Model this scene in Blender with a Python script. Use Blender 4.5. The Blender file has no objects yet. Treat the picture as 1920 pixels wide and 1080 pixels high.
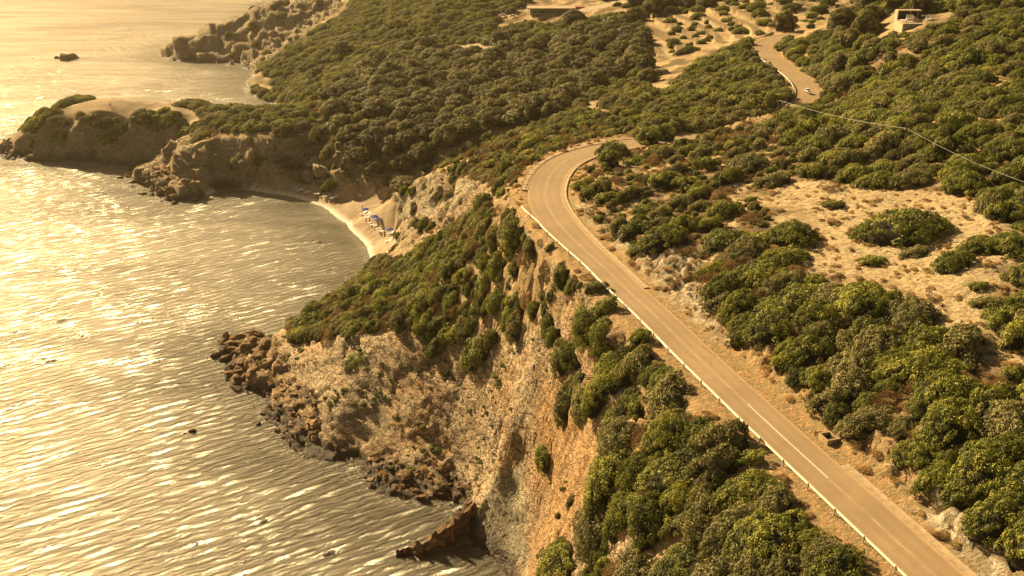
import bpy, bmesh, math, random
import numpy as np
from mathutils import Vector, Matrix
from mathutils.geometry import delaunay_2d_cdt

random.seed(7); RNG = np.random.RandomState(7)
SC = bpy.context.scene
COL = SC.collection

# ------------------------------------------------------------------ camera
CZ, PITCH, FOC = 90.0, math.radians(22.0), 2024.0      # metres above the sea, tilt down, focal length in photo pixels
cp, sp = math.cos(PITCH), math.sin(PITCH)

def ray(px, py):
    dx = (px-960.0)/FOC; dy = (540.0-py)/FOC
    return dx, cp + dy*sp, -sp + dy*cp

def P(px, py, z):
    """ground point at height z that is seen at a photo pixel"""
    x, y, w = ray(px, py)
    t = (z-CZ)/w
    return (x*t, y*t, z)

def proj(x, y, z):
    """world -> photo pixels and depth (numpy friendly)"""
    zc = y*cp - (z-CZ)*sp
    yc = y*sp + (z-CZ)*cp
    return 960 + FOC*x/zc, 540 - FOC*yc/zc, zc

# ------------------------------------------------------------------ small numpy noise library
_pt = RNG.permutation(512).astype(np.int32); PT = np.concatenate([_pt, _pt, _pt])
_gr = RNG.normal(size=(512, 3)); GR = _gr/np.linalg.norm(_gr, axis=1)[:, None]

def perlin(x, y, z=0.0):
    x = np.asarray(x, float); y = np.asarray(y, float); z = np.zeros_like(x)+z
    xi = np.floor(x).astype(np.int64); yi = np.floor(y).astype(np.int64); zi = np.floor(z).astype(np.int64)
    xf, yf, zf = x-xi, y-yi, z-zi
    u = xf**3*(xf*(xf*6-15)+10); v = yf**3*(yf*(yf*6-15)+10); w = zf**3*(zf*(zf*6-15)+10)
    def g(a, b, c):
        h = PT[PT[PT[(xi+a) & 511] + ((yi+b) & 511)] + ((zi+c) & 511)]
        G = GR[h & 511]
        return G[..., 0]*(xf-a) + G[..., 1]*(yf-b) + G[..., 2]*(zf-c)
    def l(a, b, t): return a + (b-a)*t
    return l(l(l(g(0,0,0), g(1,0,0), u), l(g(0,1,0), g(1,1,0), u), v),
             l(l(g(0,0,1), g(1,0,1), u), l(g(0,1,1), g(1,1,1), u), v), w)*1.6

def fbm(x, y, z=0.0, octv=4, gain=0.5, ridged=False):
    s = 0; a = 1; t = 0; f = 1
    for o in range(octv):
        n = perlin(x*f+o*17.3, y*f+o*9.1, np.asarray(z)*f+o*3.7)
        if ridged: n = 1-2*np.abs(n)
        s = s + n*a; t += a; a *= gain; f *= 2.03
    return s/t

def sstep(a, b, x):
    t = np.clip((x-a)/(b-a), 0, 1); return t*t*(3-2*t)

def inpoly(x, y, poly):
    x = np.asarray(x); y = np.asarray(y); r = np.zeros(x.shape, bool)
    n = len(poly)
    for i in range(n):
        x1, y1 = poly[i][:2]; x2, y2 = poly[(i+1) % n][:2]
        if y1 == y2: continue
        c = ((y1 > y) != (y2 > y)) & (x < (x2-x1)*(y-y1)/(y2-y1)+x1)
        r ^= c
    return r

def dist_poly(x, y, poly, closed=False):
    """distance to a polyline, and z along it"""
    x = np.asarray(x, float); y = np.asarray(y, float)
    best = np.full(x.shape, 1e9); zz = np.zeros(x.shape)
    n = len(poly); m = n if closed else n-1
    for i in range(m):
        a = poly[i]; b = poly[(i+1) % n]
        vx, vy = b[0]-a[0], b[1]-a[1]; L = vx*vx+vy*vy+1e-12
        t = np.clip(((x-a[0])*vx+(y-a[1])*vy)/L, 0, 1)
        d = np.hypot(x-a[0]-t*vx, y-a[1]-t*vy)
        k = d < best
        best = np.where(k, d, best)
        if len(a) > 2: zz = np.where(k, a[2]+t*(b[2]-a[2]), zz)
    return best, zz

def catmull(pts, step=2.0):
    pts = [np.array(p, float) for p in pts]
    pts = [2*pts[0]-pts[1]] + pts + [2*pts[-1]-pts[-2]]
    out = []
    for i in range(1, len(pts)-2):
        p0, p1, p2, p3 = pts[i-1:i+3]
        n = max(1, int(np.linalg.norm(p2-p1)/step))
        for k in range(n):
            t = k/n
            out.append(0.5*((2*p1)+(-p0+p2)*t+(2*p0-5*p1+4*p2-p3)*t*t+(-p0+3*p1-3*p2+p3)*t**3))
    out.append(pts[-2])
    return out

# ------------------------------------------------------------------ terrain feature lines (photo pixel, height)
coast_px = [(985,1150),(992,1085),(962,1048),(930,1040),(902,1012),(880,1000),(868,985),(858,955),(830,948),(790,938),(745,932),(700,917),
 (668,893),(690,868),(640,860),(590,853),(555,850),(528,838),(545,815),(520,795),(492,765),(498,742),(445,732),(420,705),(408,665),(418,632),
 (470,622),(525,622),(570,612),(612,580),(655,545),(690,515),(702,495),(690,462),(652,422),(602,386),(545,368),(470,354),(410,352),
 (372,372),(330,380),(280,366),(262,345),(240,325),(258,312),(200,306),(130,304),(60,301),(12,298),(-12,285),(-20,270)]
coast = [P(a,b,0)[:2] for a,b in coast_px]
coast += [(-168,352),(-160,362),(-140,368),(-118,369),(-95,366),(-82,372),(-84,392),(-96,415),(-104,428),(-110,440)]
coast += [P(a,b,0)[:2] for a,b in [(470,148),(478,133),(440,122),(380,117),(320,113),(304,104)]]
coast += [(-170,548),(-158,566),(-150,600),(-150,680),(-140,900),(400,900),(400,20),(30,20)]
coast += [(-2,60),(-3,85),(-1,98)]

ctrl = [ # right side plateau
 (1330,560,42.2),(1500,500,44.5),(1200,440,42.2),(1120,360,41.5),(1250,300,41.5),(1350,330,43),(1500,380,44.5),(1700,360,46.5),(1900,360,49),
 (1700,450,45.5),(1900,500,47.5),(1600,560,44.5),(1900,640,46.5),(1500,640,42.8),(1750,700,44),(1900,800,44.5),(1700,780,42.6),(1900,950,42.5),
 (1860,1010,41.5),(1700,230,49.5),(1900,200,53),(1600,220,45.5),(1560,140,43.5),(1650,100,49),(1900,60,54.5),(1900,0,57),(1700,0,53.5),(1715,45,52),
 (1600,20,48.5),(1500,0,43),(1420,50,36.5),(1300,60,32),(1300,20,35),(1200,50,30),(1230,100,28.5),(1380,150,36),(1300,200,36),(1200,225,36),
 (1250,150,30),(1150,130,25),(1120,205,32),(1380,110,33.5),
 # valley and near slopes
 (1000,170,20.5),(1000,110,21.5),(1100,100,24.5),(1000,255,33),(900,285,26),(820,320,20),(850,200,20),(900,150,20.5),(800,250,18),(750,300,12),(720,335,8),
 (700,200,19),(700,150,18),(600,150,14),(600,200,17.5),(520,170,11),(400,205,13),(360,190,13.5),(640,240,15.5),
 (470,255,14),(540,248,15),(600,248,15),(650,285,12.5),(700,325,9),(420,250,13.5),(370,265,12),
 # plateau peninsula
 (110,197,14.5),(180,203,15.5),(250,205,15.5),(320,203,15),(360,215,13.5),(330,185,15),(250,181,15.5),(140,182,13.5),(60,232,9.5),(25,252,5),(95,212,13.6),(60,262,8),
 (150,210,15),(250,209,15.3),(320,209,15),(150,226,11.8),(250,229,11.2),(300,235,11.5),(330,262,8),(310,300,5.5),(340,330,4),(290,335,3.5),(360,340,4),(430,180,11),(490,160,8.5),(480,140,4),
 # far headland and hills
 (560,103,10),(520,112,8),(600,60,14.5),(640,0,20),(325,78,6.5),(340,63,11),(390,64,10),(405,45,14),(440,34,15.5),(480,12,20),(520,0,23),(420,90,5),(560,60,12),
 (600,100,11),(700,100,14),(700,50,19),(800,100,16),(800,30,24),(860,0,28),(1000,50,23),(1030,10,28.5),(1100,55,24.5),(1150,12,31),(1250,0,33),(930,30,24.5),
 (830,103,16.5),(900,100,18),(1060,45,25),
 # ground left of the bend and down to the beach
 (950,360,38.8),(935,320,36.8),(900,340,33),(950,340,38),(870,320,29.5),(830,310,24),(790,325,18.5),(760,350,14),(870,400,28),(800,440,13),(910,400,34),(840,370,25),
 (750,430,4),(740,385,3.6),(720,440,2.6),(640,402,0.8),(700,460,1.0),(600,370,1.1),(680,370,2.4),(560,352,1.6),(710,385,3),(450,347,0.7),
 (470,341,2),(400,345,1.6),(560,343,2.5),(620,364,2.6),(685,368,3),(720,375,3.5),(725,480,4),(745,455,4.5),
 (1000,450,38.6),(960,480,36.5),(900,450,32.5),(1060,540,38.8),(1000,540,37),(950,540,34.5),(900,540,29.5),(850,540,24),(820,520,20),(850,470,25),(800,560,20.5),(745,520,12.5),(742,480,8.5),(680,520,7),(602,580,7.5),(540,615,5),
 (850,582,20.5),(900,575,25.5),(950,575,30),(1010,570,35.5),(750,595,15),(650,608,11.8),
 # rim of the rock bowl
 (545,628,5.0),(600,630,7.5),(640,628,11.5),(720,612,14.5),(820,600,17.5),(880,596,21.5),(940,596,26),(1000,592,31),(1045,590,34),(1078,640,34),(1068,700,32.5),(1062,760,30.5),
 (1140,800,33.5),(1152,845,32.5),(1122,920,29),(1062,985,23.5),(1042,1080,19),(1040,1150,18),
 (1014,838,15.5),(988,898,11),(1100,880,26.5),(1045,930,17),(1015,1000,9.5),(1035,800,21),
 (600,700,6.5),(640,740,6.5),(640,680,8.8),(620,810,3.2),(560,728,3),(500,640,3),(450,640,2.5),(470,700,2.5),(540,680,4.5),(560,790,2),(600,838,2.5),(700,740,6.6),(700,835,1.9),(700,790,4.1),(700,680,9.8),
 (850,740,8.8),(850,870,2.0),(850,660,13.5),(800,840,3),(950,740,14.5),(950,660,20.8),(940,890,3.2),(900,900,2.2),(1000,780,16.5),(1000,680,24.6),(900,680,16),(900,800,6),(800,900,.8),(870,935,1.0),(930,860,5.5),(980,850,10.5),(770,740,8.0),(770,680,11.6),(800,660,13.2),(1040,700,27),
 # grey slab face above the inlet
 (905,935,5.5),(940,918,8),(972,900,10),(912,1000,1),(960,1035,1.2),(985,1000,6),(1000,1050,4.5),
 # slope under the thicket beside the road
 (1300,780,38.7),(1200,760,37),(1250,900,37),(1400,950,38.5),(1400,1060,37.6),(1200,1050,31.5),(1150,640,38),(1120,570,38.5),(1550,1070,39),(1250,830,37.5),(1130,700,36.6)]
drop = {(1045,590),(1000,592),(940,596),(880,596),(820,600),(1078,640),(1068,700),(1062,760),(1140,800),(1152,845),(1122,920),(1062,985),(1014,838),(988,898),(1100,880),(1045,930),(1015,1000),(1035,800),
 (950,575),(1010,570),(900,575),(950,540),(1000,540),(900,540),(850,740),(850,870),(850,660),(950,740),(950,660),(940,890),(900,900),(1000,780),(1000,680),(900,680),(900,800),(930,860),(980,850),(1040,700)}
ctrl = [c for c in ctrl if c[:2] not in drop] + [
 (1045,590,35),(1000,592,29),(940,596,25),(900,596,22),(850,598,20),(790,603,17.5),
 (950,660,19.5),(950,740,14.6),(950,800,10),(940,890,4),(900,680,15.4),(900,740,11),(900,800,6.6),(900,860,3.5),(900,900,2),
 (850,660,14.6),(850,740,9.4),(850,800,5.2),(850,870,2),(1000,680,23.2),(1000,780,18),(1014,838,17),(988,898,13),(1000,640,26),
 (1040,640,32.5),(1040,700,26.5),(1040,760,23.5),(1045,820,20.5),(1062,760,29),(1100,760,32.5),(1140,800,35.5),(1078,640,36),(1068,700,32.5),(1110,700,36),
 (1062,820,22.5),(1100,820,26.5),(1152,845,34),(1120,880,30.5),(1080,880,26),(1045,880,19),(1010,880,14.5),(1122,920,31),(1080,930,22.5),(1045,930,17.5),
 (1062,985,24.5),(1030,985,16),(1010,1000,11),(1020,1060,12),(1010,570,33.5),(950,575,29),(900,575,25),(950,540,33.5),(1000,540,36.5),(900,540,29)]
pts3 = [P(*c) for c in ctrl] + [(380,860,70),(0,880,50),(-130,860,40),(380,500,75),(380,300,68),(300,150,55),(380,40,55),(200,30,42),(100,22,38),(60,22,30),(380,160,60),(30,30,24),(7,60,12),(20,60,33),(14,72,33),
   (-60,700,30),(60,600,36),(200,600,45),(200,450,42),(90,60,42),(60,40,41),(75,80,43)]

road_px = [(1753,1080),(1647,983),(1553,897),(1447,800),(1385,742),(1298,660),(1237,600),(1172,540),(1133,502),(1085,458),(1050,422),(1028,388),(1022,358),(1034,326),(1058,303),(1098,286),(1148,275),(1195,267)]
road = [P(a,b,40.0) for a,b in road_px]
d0 = (np.array(road[0])-np.array(road[2])); d0 /= np.linalg.norm(d0)
road = [tuple(np.array(road[0])+d0*s) for s in (75,50,25)] + road
road += [P(a,b,z) for a,b,z in [(1260,262,38.6),(1350,250,37),(1420,237,36.8),(1470,220,37.4),(1500,199,38.4),(1516,180,39),(1513,162,39.2),(1490,140,39.5),(1462,121,39.6),(1438,103,39.8),(1432,88,40),(1444,77,40.2),(1468,69,40.4),(1505,62,40.6),(1560,52,40.8)]]
road += [(110,366,41.3),(125,378,42),(150,385,44),(190,390,47),(260,400,50)]
ROAD = catmull(road, 1.5)
ROADW = 3.05

for a_, b_, z_ in [(1215,266,40.6),(1260,262,41.2),(1300,257,41.6),(1350,250,41.8),(1390,244,41.8),(1430,236,41.6),(1465,226,41)]:
    q_ = P(a_, b_, 37); pts3.append((q_[0]-.3, q_[1]-8.5, z_))
# constrained triangulation of the coast and the spot heights
V2 = []; VZ = []
for c in coast: V2.append(Vector(c[:2])); VZ.append(-0.15)
nc = len(coast); E = [(i, (i+1) % nc) for i in range(nc)]
rd = ROAD[::4]
for s in (-4.2, 4.2):
    n0 = len(V2)
    for i in range(len(rd)):
        a = rd[max(0,i-1)]; b = rd[min(len(rd)-1,i+1)]
        t = b-a; t /= np.linalg.norm(t[:2]); n = np.array([t[1], -t[0]])
        q = rd[i][:2]+n*s
        V2.append(Vector(q)); VZ.append(float(rd[i][2]))
for p in pts3:
    d, _ = dist_poly(np.array([p[0]]), np.array([p[1]]), rd)
    if d[0] < 5.0: continue
    V2.append(Vector(p[:2])); VZ.append(p[2])
res = delaunay_2d_cdt(V2, E, [], 0, 1e-4)
tv = np.array([[v.x, v.y] for v in res[0]])
tz = np.array([np.mean([VZ[k] for k in o]) if len(o) else np.nan for o in res[3]])
for i in np.where(np.isnan(tz))[0]:
    j = np.argmin(np.where(np.isnan(tz), 1e9, np.hypot(tv[:,0]-tv[i,0], tv[:,1]-tv[i,1]))); tz[i] = tz[j]

GX0, GX1, GY0, GY1, GS = -240.0, 380.0, 22.0, 860.0, 1.0
gx = np.arange(GX0, GX1+.5, GS); gy = np.arange(GY0, GY1+.5, GS)
HX, HY = np.meshgrid(gx, gy)
H = np.full(HX.shape, np.nan)
for f in res[2]:
    for k in range(1, len(f)-1):
        a, b, c = f[0], f[k], f[k+1]
        A, B, Cc = tv[a], tv[b], tv[c]
        den = (B[1]-Cc[1])*(A[0]-Cc[0])+(Cc[0]-B[0])*(A[1]-Cc[1])
        if abs(den) < 1e-9: continue
        x0 = max(0, int(math.floor((min(A[0],B[0],Cc[0])-GX0)/GS))); x1 = min(len(gx), int(math.ceil((max(A[0],B[0],Cc[0])-GX0)/GS))+1)
        y0 = max(0, int(math.floor((min(A[1],B[1],Cc[1])-GY0)/GS))); y1 = min(len(gy), int(math.ceil((max(A[1],B[1],Cc[1])-GY0)/GS))+1)
        if x1 <= x0 or y1 <= y0: continue
        X = HX[y0:y1, x0:x1]; Y = HY[y0:y1, x0:x1]
        l1 = ((B[1]-Cc[1])*(X-Cc[0])+(Cc[0]-B[0])*(Y-Cc[1]))/den
        l2 = ((Cc[1]-A[1])*(X-Cc[0])+(A[0]-Cc[0])*(Y-Cc[1]))/den
        l3 = 1-l1-l2
        m = (l1 >= -1e-6) & (l2 >= -1e-6) & (l3 >= -1e-6)
        H[y0:y1, x0:x1][m] = (l1*tz[a]+l2*tz[b]+l3*tz[c])[m]
LAND = inpoly(HX, HY, coast)
CD, _ = dist_poly(HX, HY, coast, closed=True)
H = np.where(np.isnan(H), 0, H)
H = np.where(LAND, H, -0.15-np.minimum(7, CD*0.28))

def blur(a, s):
    r = int(3*s+.5); k = np.exp(-0.5*(np.arange(-r, r+1)/s)**2); k /= k.sum()
    p = np.pad(a, ((r, r), (0, 0)), 'edge'); a = sum(k[i]*p[i:i+a.shape[0]] for i in range(2*r+1))
    p = np.pad(a, ((0, 0), (r, r)), 'edge'); return sum(k[i]*p[:, i:i+a.shape[1]] for i in range(2*r+1))
H1 = blur(H, 1.5); H3 = blur(H, 3.2)
# gentle ground is smoothed more than the cliffs are
gyy, gxx = np.gradient(H3); SL = np.hypot(gxx, gyy)
kk = sstep(0.25, 0.6, SL)
H = H1*kk + H3*(1-kk)*1.0
near_coast = sstep(9, 3, CD)
H = H*(1-near_coast) + H1*near_coast
_bw = [P(*q)[:2] for q in [(600,640,7),(720,600,13),(900,580,25),(1045,575,35),(1100,640,37),(1110,760,34),(1160,850,34),(1110,940,29),(1060,1040,20),(1010,1050,10),(1000,900,14),(930,870,6),(850,850,3),(700,830,2.5)]]
_b2 = [P(*q)[:2] for q in [(700,545,10),(760,500,12),(850,430,27),(905,380,34.5),(940,370,37),(985,440,38.3),(1050,520,38.8),(1050,590,35),(900,605,22),(760,612,15),(690,600,12)]]
_m = blur((inpoly(HX, HY, _bw) | inpoly(HX, HY, _b2)).astype(float), 1.5)*sstep(2, 6, CD)
H = H*(1-_m)+blur(H, 2.6)*_m
RD, RZ = dist_poly(HX, HY, rd)
w = sstep(6.5, 3.6, RD)
H = H*(1-w) + RZ*w

def samp(G, x, y):
    x = (np.asarray(x, float)-GX0)/GS; y = (np.asarray(y, float)-GY0)/GS
    x = np.clip(x, 1, G.shape[1]-3.001); y = np.clip(y, 1, G.shape[0]-3.001)
    xi = np.floor(x).astype(int); yi = np.floor(y).astype(int); u = x-xi; v = y-yi
    def cw(t): return [(-t+2*t*t-t**3)/2, (2-5*t*t+3*t**3)/2, (t+4*t*t-3*t**3)/2, (-t*t+t**3)/2]
    wx, wy = cw(u), cw(v); s = 0
    for j in range(4):
        s = s + wy[j]*sum(wx[i]*G[yi+j-1, xi+i-1] for i in range(4))
    return s

def ground(x, y): return float(samp(H, np.array([x]), np.array([y]))[0])

def hit(px, py):
    """where the view ray through a photo pixel meets the terrain or the sea"""
    x, y, w = ray(px, py)
    t = np.arange(40, 900, 0.5)
    X, Y, Z = x*t, y*t, CZ+w*t
    h = np.maximum(samp(H, X, Y), 0)
    k = np.where(Z <= h)[0]
    if len(k) == 0: return None
    i = k[0]
    return (X[i], Y[i], h[i])
# ------------------------------------------------------------------ zones (photo outline -> ground outline)
def zone(pts):
    out = []
    for p in pts:
        if len(p) == 3: q = P(*p)
        else:
            q = hit(*p)
            if q is None: continue
        out.append((q[0], q[1]))
    return out
Z_BOWL = zone([(395,640,0),(425,600,0),(470,612,1),(545,614,6),(600,626,9),(640,622,11),(720,606,16),(820,592,21),(920,590,26),(1045,578,32),(1085,640,32),(1075,700,31),(1066,760,28.6),
  (1142,796,29.5),(1156,845,28),(1126,920,24),(1066,985,17.5),(1046,1080,12.5),(1046,1180,12),(960,1180,0),(970,1085,0),(880,1050,0),(600,900,0),(500,840,0),(420,760,0)])
Z_BEACH = zone([(372,362,0),(378,350,1.5),(470,343,1.8),(560,345,2.4),(620,362,2.6),(690,366,3.0),(728,372,3.5),(722,400,3),(752,436,4.2),(748,468,4.2),(722,492,3.2),(690,525,0),(600,470,-3),(480,400,-3)])
Z_FIELD = zone([(1445,345),(1520,335),(1580,345),(1640,345),(1720,352),(1830,372),(1835,400),(1920,430),(1920,500),(1860,510),(1860,560),(1860,640),(1800,660),(1760,640),(1730,590),(1660,530),(1590,522),(1515,522),(1500,480),(1540,440),(1500,400),(1450,390)])
Z_BARE2 = zone([(1290,350),(1370,340),(1440,345),(1450,400),(1530,430),(1500,480),(1470,410),(1400,380),(1320,400)])
Z_TERR = zone([(1190,22),(1350,10),(1510,5),(1505,25),(1430,60),(1380,75),(1290,90),(1210,112),(1190,80)])
Z_PLAT = zone([(105,203,15),(165,184,15),(255,180,15),(315,179,15),(318,190,15),(350,205,13.5),(390,222,13),(372,224,13),(330,204,14.5),(255,204,15),(170,206,15)])
Z_NECK = zone([(312,186,14.5),(340,174,12.5),(470,158,8.5),(510,160,9.5),(505,168,9.5),(400,172,11),(345,184,13.5)])
Z_PATH = zone([(1098,190),(1135,186),(1125,200),(1165,216),(1150,222),(1105,215)])
Z_COVE = zone([(320,60,9),(420,40,14),(520,0,22),(640,-10,20),(640,20,18),(540,90,8),(488,128,3),(478,146,0),(440,124,0),(300,112,0),(296,70,0)])
Z_CCLIFF = zone([(0,300,0),(0,262,3),(40,244,8),(100,222,12.5),(260,226,13),(330,238,11),(380,264,11.5),(450,262,13.5),(540,250,15),(600,240,15.5),(650,270,13.5),(640,300,11),(710,340,8),(700,370,3),(560,352,1.5),(400,352,0),(330,388,0),(230,350,0),(230,318,0)])
Z_RCLIFF = zone([(722,398,3),(720,372,4),(750,350,12),(790,322,18.5),(838,318,25),(905,330,33),(905,372,32.5),(868,402,28),(830,428,19),(790,470,9),(760,462,5),(742,440,4)])
Z_SPUR = zone([(1010,700),(1064,690),(1070,760),(1145,800),(1156,845),(1126,920),(1066,985),(1046,1075),(985,1090),(1000,1000),(985,900),(1000,850)])
Z_SLAB = zone([(905,930),(972,896),(992,912),(985,1000),(985,1060),(950,1050),(905,1008)])
Z_COURT = zone([(800,98),(890,78),(930,90),(940,112),(880,112),(850,105)])
Z_LAWN = zone([(768,116),(796,110),(796,130),(775,130)])
Z_LOT = zone([(1058,22),(1120,10),(1180,-4),(1210,-4),(1190,4),(1120,18),(1065,30)])
Z_RUIN = zone([(1665,60),(1650,40),(1680,25),(1690,40),(1682,75)])
Z_RUBBLE = zone([(1700,955),(1730,930),(1790,960),(1870,1000),(1900,1080),(1850,1080),(1780,1020)])
Z_GREYBANK = zone([(1230,440),(1290,470),(1330,560),(1360,640),(1340,640),(1280,580),(1180,480),(1090,400),(1070,370),(1100,395)])
Z_GOLD = zone([(830,330),(900,300),(965,300),(985,350),(960,400),(880,360)])
Z_GREEN_OK = None

# ------------------------------------------------------------------ terrain mesh
def axis(segs):
    out = [segs[0][0]]
    for (a, sa, b, sb) in segs:
        x = a
        while x < b:
            t = (x-a)/(b-a); x += sa+(sb-sa)*t; out.append(min(x, b))
    return np.unique(np.array(out))
xs = axis([(-236, 3.0, -175, 1.4), (-175, 1.2, -75, .7), (-75, .55, -42, .38), (-42, .36, 45, .36), (45, .5, 120, .9), (120, 1, 180, 2), (180, 2.2, 375, 7)])
ys = axis([(26, 2, 72, .7), (72, .4, 160, .4), (160, .42, 240, .7), (240, .7, 360, 1.0), (360, 1.1, 520, 1.8), (520, 2, 855, 8)])
X, Y = np.meshgrid(xs, ys)
Zt = samp(H, X, Y)
e = 0.5
sx = (samp(H, X+e, Y)-samp(H, X-e, Y))/(2*e); sy = (samp(H, X, Y+e)-samp(H, X, Y-e))/(2*e)
slope = np.hypot(sx, sy)
nl = np.sqrt(1+slope**2); NX, NY, NZ = -sx/nl, -sy/nl, 1/nl
rdist, _ = dist_poly(X, Y, rd)
cdist, _ = dist_poly(X, Y, coast, closed=True)
land = inpoly(X, Y, coast)

def soft(poly, wd=1.6):
    m = inpoly(X, Y, poly)
    b = (X > min(p[0] for p in poly)-8) & (X < max(p[0] for p in poly)+8) & (Y > min(p[1] for p in poly)-8) & (Y < max(p[1] for p in poly)+8)
    out = np.zeros(X.shape)
    d, _ = dist_poly(X[b], Y[b], poly, closed=True)
    d = np.where(m[b], d, -d) + fbm(X[b]*.35, Y[b]*.35, 2.0, 3)*2.2
    out[b] = sstep(-wd, wd, d)
    return out
m_bowl, m_beach, m_field = soft(Z_BOWL, 1.0), soft(Z_BEACH, 1.0), soft(Z_FIELD)
m_rub, m_spur, m_slab, m_cc, m_rc, m_cove = soft(Z_RUBBLE), soft(Z_SPUR), soft(Z_SLAB, .5), soft(Z_CCLIFF), soft(Z_RCLIFF), soft(Z_COVE)
m_bank = soft(Z_GREYBANK)
steep = sstep(1.35, 1.9, slope)*(X > -4) + sstep(0.75, 1.25, slope)*(X <= -4)
m_veg = soft(zone([(742,478),(790,465),(870,405),(950,400),(1000,450),(1050,500),(1070,560),(1050,590),(900,588),(820,594),(740,602),(660,620),(600,626),(545,618),(560,600),(605,578),(680,518)]), 1.5)
steep *= 1-m_veg
rock = np.maximum.reduce([steep, m_bowl, m_cc*sstep(.25,.6,slope), m_rc, m_cove, sstep(5, 2, cdist)*(1-m_beach)])*(1-m_beach)
rock *= sstep(3.2, 5, rdist)
rock *= 1-.9*m_veg
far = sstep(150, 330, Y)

# block-like facets for the rock
def blocks(x, y, z, seed):
    xi = np.floor(x).astype(int); yi = np.floor(y).astype(int); zi = np.floor(z).astype(int)
    best = np.full(x.shape, 9.0); sec = np.full(x.shape, 9.0); val = np.zeros(x.shape)
    for a in (-1,0,1):
        for b in (-1,0,1):
            for c in (-1,0,1):
                h = PT[PT[PT[(xi+a+seed) & 511] + ((yi+b) & 511)] + ((zi+c) & 511)] & 511
                g = GR[h]; g2 = GR[(h*7+3) & 511]
                dx = xi+a+.5+g[...,0]*.45-x; dy = yi+b+.5+g[...,1]*.45-y; dz = zi+c+.5+g[...,2]*.45-z
                d = dx*dx+dy*dy+dz*dz
                v = g2[...,0]*.5 + (dx*g2[...,1]+dy*g2[...,2]+dz*g[...,0])*1.1
                k = d < best
                sec = np.where(k, best, np.minimum(sec, d)); val = np.where(k, v, val); best = np.where(k, d, best)
    return val, np.sqrt(sec)-np.sqrt(best)
b1, e1 = blocks(X/6.0, Y/6.0+X*.03, Zt/4.0, 1)
b2, e2 = blocks(X/2.2, Y/2.2, Zt/1.4, 5)
b3, e3 = blocks(X/.95+4, Y/.95, Zt/.8, 9)
big = fbm(X/14, Y/14, Zt/9, 3)
fine = fbm(X/1.7, Y/1.7, Zt/1.2, 3, ridged=True)
rough_r = .45+.75*sstep(-.15, .35, fbm(X/13+3, Y/13, Zt/10, 3))
m_crag = soft(zone([(400,640,0),(470,612,2),(515,622,3),(540,690,4),(580,760,3),(590,830,1),(520,850,0),(440,740,0)]), 1.5)
smooth_b = 1-.68*m_bowl*(1-sstep(2.5, .6, Zt))*(1-m_crag)
disp_r = b1*(.8-.2*m_bowl)*(.5+.5*smooth_b) + (b2*.42 + b3*.17*(1-far*.7) + fine*.22 - sstep(.09, .0, e2)*.22)*rough_r*smooth_b + big*(1.4-.7*m_bowl) - sstep(.08, .0, e1)*.35*smooth_b
# bedding: thin ledges that dip toward the sea
bed = perlin((Zt*1.0+X*.35+Y*.12+big*2)/.9, X/14, 2.0)
disp_r = disp_r + np.clip(bed, -.35, .35)*.75*m_bowl
# the slab above the inlet: vertical flutes
flute = np.abs(perlin((X*.8+Y*.5)/1.3, 3.0, 0))*1.6 + np.abs(perlin((X*.8+Y*.5)/.5, 7.0, 0))*.5
disp_r = disp_r*(1-m_slab) + (flute*1.4-.7)*m_slab
disp_r *= (1+.8*m_crag)*(1+1.9*m_cc+1.5*m_cove)
disp_s = fbm(X/3.1, Y/3.1, 0, 4)*.35 + fbm(X/.9, Y/.9, 5, 2)*.12 + fbm(X/22, Y/22, 1, 2)*1.0
disp_f = (fbm(X/1.3, Y/1.3, 3, 3, ridged=True)-.3)*.34 + fbm(X/9, Y/9, 1, 2)*.4   # tussocky dry field
disp_b = fbm(X/2.0, Y/2.0, 8, 4)*.5 + np.clip(b3, -.5, .8)*.55 + np.clip(b2, -.5, .8)*.35   # rocky road bank
bankw = sstep(4.2, 5.4, rdist)*sstep(12, 8, rdist)
soilw = 1-rock
disp = rock*disp_r + soilw*(disp_s*(1-m_field)*(1-bankw) + disp_f*m_field + disp_b*bankw*(1-m_field) + np.clip(b2,-.3,.8)*.9*m_rub)
# cut bank on the uphill side of the road
disp = disp*sstep(3.2, 5.2, rdist)*np.where(m_beach > .5, .12, 1)*sstep(-.5, 2.0, np.where(land, cdist, 0)+1.4*rock)
disp = np.where(land, disp, np.minimum(disp, .5)*sstep(7, 2, cdist)*.8)
disp *= np.where(soft(Z_PLAT, 1) > .5, .15, 1)
m_terr = soft(Z_TERR, 2)
stepz = np.floor(Zt/1.5+fbm(X/30, Y/30, 0, 2)*.6)*1.5 - Zt + .75
disp = disp*(1-.6*m_terr) + m_terr*np.clip(stepz, -.8, .8)*.9
VX, VY, VZt = X+NX*disp, Y+NY*disp, Zt+NZ*disp
VZt = np.where(rdist < 4.6, np.minimum(VZt, samp(H, X, Y)-.10*sstep(4.6, 3.9, rdist)), VZt)

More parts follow.
